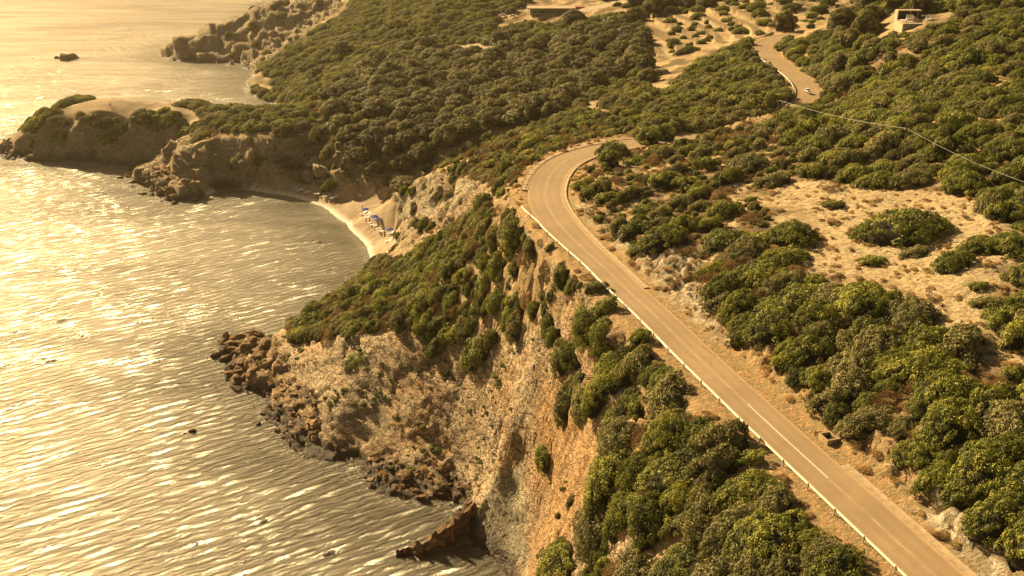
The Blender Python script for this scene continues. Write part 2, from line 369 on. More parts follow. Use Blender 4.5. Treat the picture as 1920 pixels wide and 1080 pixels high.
def grid_mesh(name, VX, VY, VZ, attrs=None):
    ny, nx = VX.shape
    co = np.stack([VX, VY, VZ], -1).reshape(-1, 3).astype(np.float32)
    i = np.arange(ny*nx).reshape(ny, nx)
    q = np.stack([i[:-1, :-1], i[:-1, 1:], i[1:, 1:], i[1:, :-1]], -1).reshape(-1, 4).astype(np.int32)
    me = bpy.data.meshes.new(name)
    me.vertices.add(len(co)); me.vertices.foreach_set('co', co.ravel())
    me.loops.add(q.size); me.loops.foreach_set('vertex_index', q.ravel())
    me.polygons.add(len(q)); me.polygons.foreach_set('loop_start', np.arange(0, q.size, 4, dtype=np.int32))
    me.polygons.foreach_set('loop_total', np.full(len(q), 4, np.int32))
    me.polygons.foreach_set('use_smooth', np.ones(len(q), bool))
    me.update(calc_edges=True)
    for k, v in (attrs or {}).items():
        at = me.attributes.new(k, 'FLOAT', 'POINT'); at.data.foreach_set('value', np.clip(v, 0, 1).astype(np.float32).ravel())
    return me

# ------------------------------------------------------------------ node helpers
class NT:
    def __init__(s, name, alpha=False):
        s.m = bpy.data.materials.new(name); s.m.use_nodes = True
        s.t = s.m.node_tree; s.t.nodes.clear()
        s.out = s.n('ShaderNodeOutputMaterial'); s.bs = s.n('ShaderNodeBsdfPrincipled')
        s.t.links.new(s.bs.outputs[0], s.out.inputs[0])
    def n(s, ty, **kw):
        nd = s.t.nodes.new(ty)
        for k, v in kw.items(): setattr(nd, k, v)
        return nd
    def l(s, a, b): s.t.links.new(a, b)
    def put(s, sock, v):
        if isinstance(v, bpy.types.NodeSocket): s.l(v, sock)
        elif isinstance(v, (tuple, list)) and len(v) == 3 and sock.type == 'RGBA': sock.default_value = (*v, 1)
        else: sock.default_value = v
    def attr(s, name):
        return s.n('ShaderNodeAttribute', attribute_name=name).outputs['Fac']
    def noise(s, scale, detail=4, rough=.55, vec=None, dist=0, col=False):
        nd = s.n('ShaderNodeTexNoise'); nd.inputs['Scale'].default_value = scale; nd.inputs['Detail'].default_value = detail
        nd.inputs['Roughness'].default_value = rough; nd.inputs['Distortion'].default_value = dist
        s.l(vec if vec is not None else s.pos(), nd.inputs['Vector'])
        return nd.outputs['Color' if col else 'Fac']
    def vor(s, scale, vec=None, out='Distance', feature='F1'):
        nd = s.n('ShaderNodeTexVoronoi', feature=feature); nd.inputs['Scale'].default_value = scale
        s.l(vec if vec is not None else s.pos(), nd.inputs['Vector']); return nd.outputs[out]
    def pos(s):
        if not hasattr(s, '_p'): s._p = s.n('ShaderNodeNewGeometry')
        return s._p.outputs['Position']
    def obj(s):
        if not hasattr(s, '_o'): s._o = s.n('ShaderNodeTexCoord')
        return s._o.outputs['Object']
    def mapv(s, vec, rot=(0,0,0), scale=(1,1,1)):
        nd = s.n('ShaderNodeMapping'); nd.inputs['Rotation'].default_value = rot; nd.inputs['Scale'].default_value = scale
        s.l(vec, nd.inputs['Vector']); return nd.outputs[0]
    def math(s, op, a, b=0.0, c=0.0, clamp=False):
        nd = s.n('ShaderNodeMath', operation=op, use_clamp=clamp)
        for i, v in enumerate((a, b, c)): s.put(nd.inputs[i], v)
        return nd.outputs[0]
    def ramp(s, f, a, b, lo=0.0, hi=1.0):
        nd = s.n('ShaderNodeMapRange', interpolation_type='SMOOTHSTEP'); s.put(nd.inputs[0], f)
        for i, v in zip((1, 2, 3, 4), (a, b, lo, hi)): nd.inputs[i].default_value = v
        return nd.outputs[0]
    def mix(s, f, a, b, mode='MIX'):
        nd = s.n('ShaderNodeMix', data_type='RGBA', blend_type=mode); s.put(nd.inputs[0], f); s.put(nd.inputs[6], a); s.put(nd.inputs[7], b)
        return nd.outputs[2]
    def bump(s, h, strength=.5, dist=.1, nrm=None):
        nd = s.n('ShaderNodeBump'); nd.inputs['Strength'].default_value = strength; nd.inputs['Distance'].default_value = dist
        s.put(nd.inputs['Height'], h)
        if nrm is not None: s.l(nrm, nd.inputs['Normal'])
        return nd.outputs[0]
    def done(s, color=None, rough=.8, normal=None, spec=.3, metal=0.0):
        if color is not None: s.put(s.bs.inputs['Base Color'], color)
        s.put(s.bs.inputs['Roughness'], rough); s.bs.inputs['Specular IOR Level'].default_value = spec
        s.put(s.bs.inputs['Metallic'], metal)
        if normal is not None: s.l(normal, s.bs.inputs['Normal'])
        return s.m

def mat_terrain():
    t = NT('earth_and_rock')
    n_big = t.noise(.09, 3); n_mid = t.noise(.55, 5, .6); n_fine = t.noise(3.2, 6, .65); n_grit = t.noise(9, 3, .7)
    # rock
    strata = t.noise(.42, 7, .62, t.mapv(t.pos(), (0.5, .35, .6), (1, 1, 3.2)), .6)
    rk = t.mix(t.ramp(strata, .3, .68), (.36, .255, .165), (.68, .54, .37))
    rk = t.mix(t.ramp(n_big, .42, .62), rk, t.mix(n_mid, (.50, .37, .23), (.70, .57, .40)))
    rk = t.mix(t.math('MULTIPLY', t.ramp(n_mid, .46, .60), .55), rk, (.50, .37, .23))
    wv = t.n('ShaderNodeVectorMath', operation='ADD'); t.l(t.mapv(t.pos(), (.5, .3, .7), (1, 1, 1.9)), wv.inputs[0]); wsc = t.n('ShaderNodeVectorMath', operation='SCALE'); t.l(t.noise(.5, 4, .6, col=True), wsc.inputs[0]); wsc.inputs[3].default_value = 3.2; t.l(wsc.outputs[0], wv.inputs[1])
    ce = t.vor(.42, wv.outputs[0], 'Distance', 'DISTANCE_TO_EDGE'); ce2 = t.vor(1.25, wv.outputs[0], 'Distance', 'DISTANCE_TO_EDGE')
    crack = t.vor(.55, t.mapv(t.noise(1.1, 3, .6, col=True), scale=(1, 1, 1)), 'Distance')
    ck = t.ramp(t.noise(.8, 8, .72, t.mapv(t.pos(), (.9, .2, .4), (1.0, 1.0, 2.4)), 1.2), .40, .47, .0, 1.0)
    rk = t.mix(t.math('MULTIPLY', t.attr('pale'), t.ramp(n_mid, .3, .62, .25, .75)), rk, t.mix(t.ramp(n_fine, .3, .7), (.56, .40, .25), (.80, .64, .44)))
    rk = t.mix(ck, t.mix(.5, rk, (.07, .045, .025)), rk)
    cr1 = t.ramp(ce, 0, .05, .75, 0); cr2 = t.ramp(ce2, 0, .09, .20, 0)
    rk = t.mix(cr2, t.mix(cr1, rk, (.05, .032, .018)), (.09, .058, .032))
    rk = t.mix(t.math('MULTIPLY', t.attr('orange'), .8), rk, t.mix(t.ramp(n_fine, .35, .65), (.42, .22, .085), (.62, .40, .20)))
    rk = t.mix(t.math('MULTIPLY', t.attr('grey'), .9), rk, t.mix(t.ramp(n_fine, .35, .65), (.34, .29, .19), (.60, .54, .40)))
    rk = t.mix(t.math('MULTIPLY', t.ramp(n_grit, .3, .5, 1, 0), .35), rk, (.09, .06, .035))
    # dry grass and soil
    gr = t.mix(t.ramp(n_mid, .35, .65), (.38, .285, .165), (.56, .435, .26))
    tus = t.noise(1.6, 5, .7, t.mapv(t.pos(), (0, 0, .5), (1, 1.6, 1)))
    gr = t.mix(t.ramp(tus, .44, .60), gr, (.70, .55, .33))
    gr = t.mix(t.math('MULTIPLY', t.ramp(tus, .33, .46, 1, 0), .65), gr, (.13, .09, .05))
    soil = t.mix(t.ramp(n_fine, .35, .68), (.38, .22, .105), (.62, .41, .20))
    soil = t.mix(t.ramp(t.noise(1.1, 4, .6), .42, .56), soil, (.33, .24, .12))
    base = t.mix(t.attr('soil'), gr, soil)
    litter = t.mix(n_fine, (.05, .04, .02), (.13, .09, .045))
    base = t.mix(t.attr('litter'), base, litter)
    pale = t.mix(t.ramp(t.vor(1.5, out='Color'), .2, .8), (.26, .22, .15), (.62, .55, .42))
    base = t.mix(t.math('MULTIPLY', t.attr('rubble'), t.ramp(n_fine, .3, .5)), base, pale)
    base = t.mix(t.attr('rock'), base, rk)
    sand = t.mix(t.ramp(t.noise(.35, 4), .35, .65), (.33, .255, .165), (.44, .345, .23))
    sand = t.mix(t.math('MULTIPLY', t.ramp(t.noise(.25, 5, .7, t.mapv(t.pos(), (0, 0, .9), (1, 3, 1))), .5, .62), .55), sand, (.21, .12, .07))
    base = t.mix(t.attr('sand'), base, sand)
    base = t.mix(t.math('MULTIPLY', t.attr('lawn'), 1), base, (.20, .26, .05))
    base = t.mix(t.attr('pave'), base, t.mix(n_fine, (.46, .36, .25), (.56, .46, .34)))
    base = t.mix(t.math('MULTIPLY', t.attr('wet'), .85), base, (.035, .024, .015))
    base = t.mix(t.math('MULTIPLY', t.attr('foam'), t.ramp(n_fine, .3, .5)), base, (.75, .68, .58))
    h = t.math('ADD', t.math('MULTIPLY', n_fine, .6), t.math('MULTIPLY', n_grit, .25))
    h = t.math('ADD', h, t.math('MULTIPLY', tus, t.math('SUBTRACT', .9, t.attr('rock'))))
    h = t.math('ADD', h, t.math('MULTIPLY', t.math('ADD', t.math('SUBTRACT', strata, t.math('ADD', cr1, t.math('MULTIPLY', cr2, .6))), t.math('MULTIPLY', ck, .5)), t.math('MULTIPLY', t.attr('rock'), 1.5)))
    h = t.math('MULTIPLY', h, t.math('SUBTRACT', 1.0, t.math('MULTIPLY', t.attr('sand'), .85)))
    return t.done(base, t.math('SUBTRACT', .95, t.math('MULTIPLY', t.attr('wet'), .5)), t.bump(h, .9, .5), .2)

lum_z = VZt
veg = np.clip((1-rock)*(1-m_beach)*(1-m_field)*(1-bankw)*(1-m_rub)*sstep(4, 6, rdist), 0, 1)
a_soil = np.clip(np.maximum(sstep(12, 7, rdist)*.9, sstep(.35, .6, .5+fbm(X/9, Y/9, 4, 3)*.6)*.7)*(1-m_field*.8), 0, 1)
a_foam = sstep(.75, .2, np.abs(VZt-.10))*sstep(2.2, .8, cdist)*sstep(.0, .5, m_beach)*.9
attrs = dict(rock=rock, pale=m_bowl*(1-m_crag)*(1-m_slab)*sstep(.8, 2.6, VZt), sand=np.maximum.reduce([m_beach, soft(Z_PLAT, 1)*.6]), soil=a_soil,
  litter=.6*m_terr*sstep(-.2, .5, np.sin(Zt*4.2))+veg*(1-m_terr)*sstep(.40, .62, .5+fbm(X/6, Y/6, 9, 3)*.7)*.75, rubble=np.maximum(m_rub, m_bank*.8+bankw*.12),
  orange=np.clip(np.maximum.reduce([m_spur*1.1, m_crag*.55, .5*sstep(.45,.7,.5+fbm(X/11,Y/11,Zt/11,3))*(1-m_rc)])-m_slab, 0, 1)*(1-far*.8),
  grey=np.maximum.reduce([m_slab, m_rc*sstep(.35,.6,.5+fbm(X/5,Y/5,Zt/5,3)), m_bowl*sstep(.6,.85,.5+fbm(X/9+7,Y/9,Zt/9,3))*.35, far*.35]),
  wet=sstep(2.3, .9, VZt+fbm(X/2, Y/2, 0, 2)*.9)*(1-m_beach)*rock*1.0 + sstep(.35,.05,VZt)*m_beach*.35, foam=a_foam,
  lawn=soft(Z_LAWN, .8), pave=np.maximum(soft(Z_LOT, 1), soft(Z_COURT, 1)*.8))
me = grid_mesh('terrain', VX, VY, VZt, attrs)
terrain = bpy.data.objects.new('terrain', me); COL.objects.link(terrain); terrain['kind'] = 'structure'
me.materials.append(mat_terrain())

# displaced ground used to stand things on
from mathutils.bvhtree import BVHTree
def top_z(x, y):
    i = np.searchsorted(ys, y)-1; j = np.searchsorted(xs, x)-1
    i = min(max(i, 0), len(ys)-2); j = min(max(j, 0), len(xs)-2)
    u = (x-xs[j])/(xs[j+1]-xs[j]); v = (y-ys[i])/(ys[i+1]-ys[i])
    return float((VZt[i,j]*(1-u)+VZt[i,j+1]*u)*(1-v)+(VZt[i+1,j]*(1-u)+VZt[i+1,j+1]*u)*v)

# ------------------------------------------------------------------ sea
wx = axis([(-900, 20, -240, 2.5), (-240, 1.4, -120, .75), (-120, .55, -60, .4), (-60, .38, 12, .38), (12, .8, 60, 2)])
wy = axis([(20, 2, 95, .6), (95, .36, 200, .42), (200, .42, 340, .85), (340, .9, 640, 2.6), (640, 3, 3000, 120)])
WX, WY = np.meshgrid(wx, wy)
wcd, _ = dist_poly(WX[::4, ::4], WY[::4, ::4], coast, closed=True)
# resample the coarse distance
def upres(a, shape):
    yi = np.clip(np.arange(shape[0])/4.0, 0, a.shape[0]-1.001); xi = np.clip(np.arange(shape[1])/4.0, 0, a.shape[1]-1.001)
    y0 = yi.astype(int); x0 = xi.astype(int); v = (yi-y0)[:, None]; u = (xi-x0)[None, :]
    return (a[y0][:, x0]*(1-u)+a[y0][:, x0+1]*u)*(1-v)+(a[y0+1][:, x0]*(1-u)+a[y0+1][:, x0+1]*u)*v
wcd = upres(wcd, WX.shape)
calm = sstep(0, 12, wcd)*.45+.55
cove = sstep(60, 25, np.hypot(WX+50, WY-262))
WZ = np.zeros(WX.shape); WXd = np.zeros(WX.shape); WYd = np.zeros(WX.shape)
r2 = np.random.RandomState(3)
# waves run toward the shore; crests bend with distance and stand steeper on the shore side
warpx = fbm(WX/40, WY/40, 1, 2)*5; warpy = fbm(WX/40, WY/40, 7, 2)*5
for k in range(44):
    if k < 14: lam = 2.4*(4.4/2.4)**r2.rand(); ang = math.radians(128.0)+r2.normal()*.055; amp = .0044*lam
    else: lam = 1.35*(2.6/1.35)**r2.rand(); ang = math.radians(126.0)+r2.normal()*.20; amp = .0072*lam
    amp *= .6+.8*r2.rand(); kx, ky = math.cos(ang), math.sin(ang); w0 = 2*math.pi/lam
    ph = w0*((WX+warpx)*kx+(WY+warpy)*ky)+r2.rand()*6.28
    grp = .45+1.0*np.clip(.5+perlin(WX/(lam*5)+k*3.1, WY/(lam*5), k*1.7), 0, 1)
    m_ = amp*calm*(1-.45*cove)*grp
    WZ += m_*(np.cos(ph)-.22*np.sin(2*ph)); WXd -= m_*.45*kx*np.sin(ph); WYd -= m_*.45*ky*np.sin(ph)
edge = sstep(12, 0, np.maximum(0, -(WX+228)))
wn = np.where((WX < -228) | (WY > 600), .35, 1.0)
wme = grid_mesh('sea', WX+WXd, WY+WYd, WZ*wn, dict(shallow=sstep(26, 2, wcd)*np.where(WY < 200, 1, .75), shore=sstep(5, .5, wcd)))
sea = bpy.data.objects.new('sea', wme); COL.objects.link(sea); sea['kind'] = 'structure'
def mat_sea():
    t = NT('sea_water')
    ripv = t.mapv(t.pos(), (0, 0, math.radians(-38)), (.45, 1.9, 1))
    n1 = t.noise(1.3, 7, .68, ripv, .3); n2 = t.noise(2.4, 6, .72, t.mapv(t.pos(), (0, 0, .3), (.8, 1.2, 1)), .3)
    col = t.mix(t.attr('shallow'), (.014, .018, .009), t.mix(t.ramp(t.noise(.45, 6, .7), .44, .58), (.012, .018, .007), (.095, .085, .036)))
    fo = t.math('MULTIPLY', t.ramp(t.noise(1.6, 6, .7), .50, .60), t.ramp(t.attr('shore'), .35, 1.0)); col = t.mix(t.math('MULTIPLY', fo, .75), col, (.62, .56, .46))
    h = t.math('ADD', t.math('MULTIPLY', n1, 1.15), t.math('ADD', t.math('MULTIPLY', n2, 1.15), t.math('MULTIPLY', t.noise(5.5, 3, .7, t.mapv(t.pos(), (0, 0, -.66), (.6, 1.5, 1))), .35)))
    def band(sc, rot, dist, ds):
        w_ = t.n('ShaderNodeTexWave', wave_type='BANDS', bands_direction='X'); t.l(t.mapv(t.pos(), (0, 0, math.radians(rot))), w_.inputs[0])
        for k_, v_ in (('Scale', sc), ('Distortion', dist), ('Detail', 3), ('Detail Scale', ds), ('Detail Roughness', .55)): w_.inputs[k_].default_value = v_
        return w_.outputs['Fac']
    h = t.math('ADD', h, t.math('ADD', t.math('MULTIPLY', band(.19, -128, 8.0, .5), .50), t.math('MULTIPLY', band(.36, -119, 7.0, .9), .38)))
    nb = t.bump(h, 1.0, 1.9)
    m = t.done(col, .25, nb, .5)
    g = t.n('ShaderNodeBsdfGlossy'); g.inputs['Color'].default_value = (.90, .85, .74, 1); g.inputs['Roughness'].default_value = .33
    t.l(nb, g.inputs['Normal'])
    mxs = t.n('ShaderNodeMixShader'); t.l(t.math('MULTIPLY', t.math('SUBTRACT', 1.0, t.math('MULTIPLY', t.attr('shallow'), .5)), t.ramp(t.noise(.030, 4, .65, t.mapv(t.pos(), (0, 0, -.5), (.5, 2.4, 1)), .6), .34, .66, .34, .54)), mxs.inputs[0])
    t.l(t.bs.outputs[0], mxs.inputs[1]); t.l(g.outputs[0], mxs.inputs[2]); t.l(mxs.outputs[0], t.out.inputs[0])
    return m
wme.materials.append(mat_sea())
# the open sea beyond the waved part, a touch lower
bm = bmesh.new()
for q in [((-30000,-5000),(-860,-5000),(-860,60000),(-30000,60000)), ((-860,2950),(40000,2950),(40000,60000),(-860,60000))]:
    bm.faces.new([bm.verts.new((a, b, -.25)) for a, b in q])
om = bpy.data.meshes.new('open_sea'); bm.to_mesh(om); bm.free()
oo = bpy.data.objects.new('open_sea', om); COL.objects.link(oo); oo['kind'] = 'structure'; om.materials.append(wme.materials[0])

# ------------------------------------------------------------------ light, sky, camera
SUN_AZ, SUN_EL = math.radians(-43), math.radians(28)      # left of and ahead of the camera
sd = Vector((math.sin(SUN_AZ)*math.cos(SUN_EL), math.cos(SUN_AZ)*math.cos(SUN_EL), math.sin(SUN_EL)))
sl = bpy.data.lights.new('sun', 'SUN'); sl.energy = 5.0; sl.angle = math.radians(.6); sl.color = (2.15, 1.60, .82)
so = bpy.data.objects.new('sun', sl); COL.objects.link(so); so.rotation_euler = sd.to_track_quat('Z', 'Y').to_euler()
so.location = (-200, 300, 200)
W = bpy.data.worlds.new('World'); SC.world = W; W.use_nodes = True
wt = W.node_tree; wt.nodes.clear()
sky = wt.nodes.new('ShaderNodeTexSky'); sky.sky_type = 'NISHITA'; sky.sun_disc = False; sky.sun_elevation = SUN_EL; sky.sun_rotation = SUN_AZ
sky.dust_density = 4.0; sky.air_density = 1.3
mx = wt.nodes.new('ShaderNodeMix'); mx.data_type = 'RGBA'; mx.blend_type = 'MULTIPLY'; mx.inputs[0].default_value = 1; mx.inputs[7].default_value = (1.0, .74, .46, 1)
bg = wt.nodes.new('ShaderNodeBackground'); bg.inputs[1].default_value = .075
ow = wt.nodes.new('ShaderNodeOutputWorld')
wt.links.new(sky.outputs[0], mx.inputs[6]); wt.links.new(mx.outputs[2], bg.inputs[0]); wt.links.new(bg.outputs[0], ow.inputs[0])
# warm sea haze, an even thin volume over the whole coast
bm = bmesh.new(); bmesh.ops.create_cube(bm, size=1)
for v in bm.verts: v.co = Vector((v.co.x*1500+0, 460+v.co.y*1000, 50+v.co.z*130))
hm = bpy.data.meshes.new('haze'); bm.to_mesh(hm); bm.free(); ho = bpy.data.objects.new('haze', hm); COL.objects.link(ho); ho['kind'] = 'structure'
hz_m = bpy.data.materials.new('haze'); hz_m.use_nodes = True; ht = hz_m.node_tree; ht.nodes.clear()
vs_ = ht.nodes.new('ShaderNodeVolumeScatter'); vs_.inputs['Color'].default_value = (1, .86, .62, 1); vs_.inputs['Density'].default_value = .00009; vs_.inputs['Anisotropy'].default_value = .55
hout = ht.nodes.new('ShaderNodeOutputMaterial'); ht.links.new(vs_.outputs[0], hout.inputs['Volume']); hm.materials.append(hz_m)
SC.cycles.volume_bounces = 0
cam = bpy.data.cameras.new('camera'); cam.sensor_width = 36; cam.lens = FOC/1920*36; cam.clip_end = 80000; cam.clip_start = 1
co = bpy.data.objects.new('camera', cam); COL.objects.link(co); co.location = (0, 0, CZ); co.rotation_euler = (math.pi/2-PITCH, 0, 0)
SC.camera = co
SC.view_settings.view_transform = 'Standard'; SC.view_settings.look = 'None'; SC.view_settings.exposure = 0
SC.cycles.max_bounces = 4; SC.cycles.diffuse_bounces = 2; SC.cycles.glossy_bounces = 2; SC.cycles.transparent_max_bounces = 4
SC.cycles.sample_clamp_indirect = 4
# ================================================================== things
# (lengths are in scene units, one unit is about 1.4 m)
def tag(o, label=None, cat=None, group=None, kind=None):
    if label: o['label'] = label
    if cat: o['category'] = cat
    if group: o['group'] = group
    if kind: o['kind'] = kind
    return o
def link(name, me, mat=None, parent=None, loc=None, smooth=False):
    if isinstance(me, bmesh.types.BMesh):
        b = me; me = bpy.data.meshes.new(name); b.normal_update(); b.to_mesh(me); b.free()
    if mat is not None and not me.materials: me.materials.append(mat)
    if smooth:
        for p in me.polygons: p.use_smooth = True
    o = bpy.data.objects.new(name, me); COL.objects.link(o)
    if parent: o.parent = parent
    if loc is not None: o.location = loc
    return o
def empty(name, loc, rz=0, label=None, cat=None, group=None):
    o = bpy.data.objects.new(name, None); COL.objects.link(o); o.empty_display_size = .3
    o.location = loc; o.rotation_euler = (0, 0, rz)
    return tag(o, label, cat, group)
def clone(o, parent=None):
    c = o.copy(); COL.objects.link(c); c.parent = parent
    for ch in o.children: clone(ch, c)
    return c
def box(bm, c, s, rot=None, bevel=0.0):
    r = bmesh.ops.create_cube(bm, size=1)
    vs = r['verts']
    for v in vs: v.co = Vector((v.co.x*s[0], v.co.y*s[1], v.co.z*s[2]))
    if bevel:
        es = list({e for v in vs for e in v.link_edges})
        rr = bmesh.ops.bevel(bm, geom=es, offset=bevel, segments=2, affect='EDGES'); vs = list({v for f in rr['faces'] for v in f.verts} | {v for v in vs if v.is_valid})
    for v in vs:
        if rot is not None: v.co = rot @ v.co
        v.co += Vector(c)
def tube(bm, pts, r, seg=6, r2=None, caps=True):
    pts = [Vector(p) for p in pts]; rings = []; n = len(pts)
    for i, p in enumerate(pts):
        d = (pts[min(i+1, n-1)]-pts[max(i-1, 0)]).normalized()
        a = d.orthogonal().normalized() if i == 0 else (a-d*a.dot(d)).normalized()
        b = d.cross(a); rr = r if r2 is None else r+(r2-r)*i/(n-1)
        rings.append([bm.verts.new(p+(a*math.cos(t)+b*math.sin(t))*rr) for t in [2*math.pi*k/seg for k in range(seg)]])
    for i in range(n-1):
        for k in range(seg): bm.faces.new((rings[i][k], rings[i][(k+1) % seg], rings[i+1][(k+1) % seg], rings[i+1][k]))
    if caps: bm.faces.new(rings[0][::-1]); bm.faces.new(rings[-1])
def plain(name, col, rough=.6, var=.18, scale=6, metal=0, spec=.4, bump=.0):
    t = NT(name); n = t.noise(scale, 4, .6)
    c = t.mix(t.ramp(n, .3, .7), tuple(c*(1-var) for c in col), tuple(min(1, c*(1+var)) for c in col))
    return t.done(c, rough, t.bump(n, .3, bump) if bump else None, spec, metal)

M_conc = plain('concrete', (.42, .31, .19), .9, .2, 1.6, bump=.05)
M_white = plain('white_paint', (.80, .78, .74), .5, .06)
M_blue = plain('blue_canvas', (.035, .05, .30), .8, .15)
M_dark = plain('dark_metal', (.05, .045, .05), .5)
M_galv = plain('galvanised_metal', (.62, .60, .55), .42, .1, 3, metal=.25, spec=.6)
M_rust = plain('rusty_rail', (.24, .15, .09), .7, .3, 4)
M_wood = plain('weathered_wood', (.20, .13, .08), .8, .3, 5)
M_glass = plain('dark_glass', (.02, .022, .025), .1, .1, spec=.8)
M_rubber = plain('black_rubber', (.02, .02, .02), .8)
M_brick = plain('red_brick', (.32, .12, .06), .85, .3, 9)
M_plaster = plain('cream_plaster', (.46, .37, .25), .85, .14, 1.3)
M_rooftan = plain('cream_roofing', (.44, .34, .22), .8, .16, 2)
M_grey = plain('grey_render', (.30, .26, .22), .85, .15, 2)  # grey render of the retaining wall, long wall and annex
M_skin = plain('skin', (.42, .24, .15), .6, .05)
M_reed = plain('dry_reed', (.42, .30, .15), .9, .3, 8)

# ------------------------------------------------------------------ road
rp = np.array(ROAD)
seg = np.linalg.norm(np.diff(rp[:, :2], axis=0), axis=1); RS = np.concatenate([[0], np.cumsum(seg)])
def road_at(s):
    x = np.interp(s, RS, rp[:, 0]); y = np.interp(s, RS, rp[:, 1]); z = np.interp(s, RS, rp[:, 2])
    x1 = np.interp(s+1, RS, rp[:, 0])-np.interp(s-1, RS, rp[:, 0]); y1 = np.interp(s+1, RS, rp[:, 1])-np.interp(s-1, RS, rp[:, 1])
    L = math.hypot(x1, y1) or 1
    return Vector((float(x), float(y), float(z))), Vector((x1/L, y1/L, 0)), Vector((y1/L, -x1/L, 0))   # point, direction, right
def road_s(px, py):
    q = P(px, py, 40); d = np.hypot(rp[:, 0]-q[0], rp[:, 1]-q[1]); return float(RS[int(d.argmin())])
S_B0, S_B1 = road_s(1050, 422), road_s(1195, 267)
def hw(s):        # half width, wider through the bend
    return 2.12 + .55*float(sstep(S_B0-18, S_B0+4, s)) + .5*float(sstep(S_B1+20, S_B1+45, s))
def ribbon(bm, s0, s1, off0, off1, dz, step=1.5, kz=None):
    lat = bm.verts.layers.float.get('lat') or bm.verts.layers.float.new('lat')
    prev = None; s = s0; uvl = []
    n = max(1, int((s1-s0)/step))
    for i in range(n+1):
        s = s0+(s1-s0)*i/n; p, d, r = road_at(s)
        a = off0(s) if callable(off0) else off0; b = off1(s) if callable(off1) else off1
        m = 16 if abs(b-a) > 2 else 1; row = [bm.verts.new(p+r*(a+(b-a)*k/m)+Vector((0, 0, dz))) for k in range(m+1)]
        for k, v_ in enumerate(row): v_[lat] = k/m
        if prev and len(prev) == len(row):
            for k in range(m): bm.faces.new((prev[k], prev[k+1], row[k+1], row[k]))
        elif prev:
            bm.faces.new((prev[0], prev[-1], row[-1], row[0]))
        prev = row
bm = bmesh.new(); ribbon(bm, 0, RS[-1], lambda s: -hw(s)-.05, lambda s: hw(s)+.05, .012)
def mat_asphalt():
    t = NT('worn_asphalt'); a = t.noise(.16, 4, .6); b = t.noise(7, 3, .7); c = t.noise(.7, 5, .65)
    col = t.mix(t.ramp(a, .3, .7), (.285, .20, .115), (.37, .265, .155))
    col = t.mix(t.math('MULTIPLY', t.ramp(c, .52, .68), .35), col, (.25, .17, .10))
    col = t.mix(t.math('MULTIPLY', t.ramp(b, .3, .75), .25), col, (.50, .36, .21))
    la = t.attr('lat'); lane = t.math('ABSOLUTE', t.math('SUBTRACT', t.math('FRACT', t.math('MULTIPLY', la, 2.0)), .5))
    tr_ = t.ramp(t.math('ABSOLUTE', t.math('SUBTRACT', lane, .24)), .04, .16, 1, 0)
    col = t.mix(t.math('MULTIPLY', tr_, t.ramp(t.noise(.11, 3), .3, .6, .08, .28)), col, (.24, .165, .095))
    ed_ = t.ramp(t.math('ABSOLUTE', t.math('SUBTRACT', t.math('ADD', la, t.math('MULTIPLY', t.math('SUBTRACT', c, .5), .08)), .5)), .44, .49)
    col = t.mix(t.math('MULTIPLY', ed_, .8), col, (.52, .34, .17))
    cr = t.vor(.33, t.mapv(t.pos(), (0, 0, .3)), 'Distance', 'DISTANCE_TO_EDGE')
    col = t.mix(t.math('MULTIPLY', t.math('MULTIPLY', t.ramp(cr, 0, .012, 1, 0), t.ramp(a, .5, .6)), .5), col, (.07, .055, .04))
    return t.done(col, .72, t.bump(b, .25, .03), .35)
tag(link('road', bm, mat_asphalt(), smooth=True), kind='structure')
def mat_line():
    t = NT('worn_road_paint'); n = t.noise(.5, 5, .7); m = t.noise(5, 3, .7)
    return t.done(t.mix(t.math('MULTIPLY', t.ramp(n, .15, .40, .55, 1), t.ramp(m, .22, .45, .6, 1)), (.36, .26, .16), (.80, .74, .62)), .6)
M_line = mat_line()
def mat_line2():
    t = NT('faded_road_paint'); n = t.noise(.4, 5, .7)
    return t.done(t.mix(t.ramp(n, .35, .65), (.37, .26, .145), (.58, .44, .28)), .6)
M_line2 = mat_line2()
s_a, s_b = road_s(1553, 897), road_s(1393, 750)
bm = bmesh.new(); ribbon(bm, s_a, s_b, -.055, .055, .018, 2); tag(link('road_marking', bm, M_line), kind='structure')
bm = bmesh.new(); ribbon(bm, 0, s_a-.3, -.06, .06, .018, 2); ribbon(bm, s_b+.3, S_B1+30, -.06, .06, .018, 2)
ribbon(bm, 0, S_B0-14, lambda s: -hw(s)+.12, lambda s: -hw(s)+.2, .018, 2)
ribbon(bm, S_B0-12, S_B1+4, lambda s: hw(s)-.16, lambda s: hw(s)-.07, .018, 2)
ribbon(bm, RS[-1]-150, RS[-1]-60, lambda s: hw(s)-.16, lambda s: hw(s)-.05, .018, 2)
tag(link('road_marking', bm, M_line2), kind='structure')
# concrete gutter strip on the uphill side, a long slab strip on the outside of the bend
s_g = road_s(1540, 885)
bm = bmesh.new()
def gutter(bm, s0, s1, a, b, h):
    n = max(1, int((s1-s0)/1.5)); prev = None
    for i in range(n+1):
        s = s0+(s1-s0)*i/n; p, d, r = road_at(s); A = a(s) if callable(a) else a; B = b(s) if callable(b) else b
        row = [bm.verts.new(p+r*o+Vector((0, 0, z))) for o, z in [(A, -.05), (A, .03), ((A+B)/2, .03-h*.3), (B-.1, .03), (B, h), (B+.12, h), (B+.14, -.1)]]
        if prev:
            for k in range(6): bm.faces.new((prev[k], prev[k+1], row[k+1], row[k]))
        prev = row
gutter(bm, 0, s_g, lambda s: hw(s)+.052, lambda s: hw(s)+.8, .07)
gutter(bm, S_B0-26, S_B1+6, lambda s: hw(s)+.052, lambda s: hw(s)+.6, .08)
tag(link('gutter', bm, M_conc), 'pale concrete gutter strip along the uphill edge of the road', 'gutter')
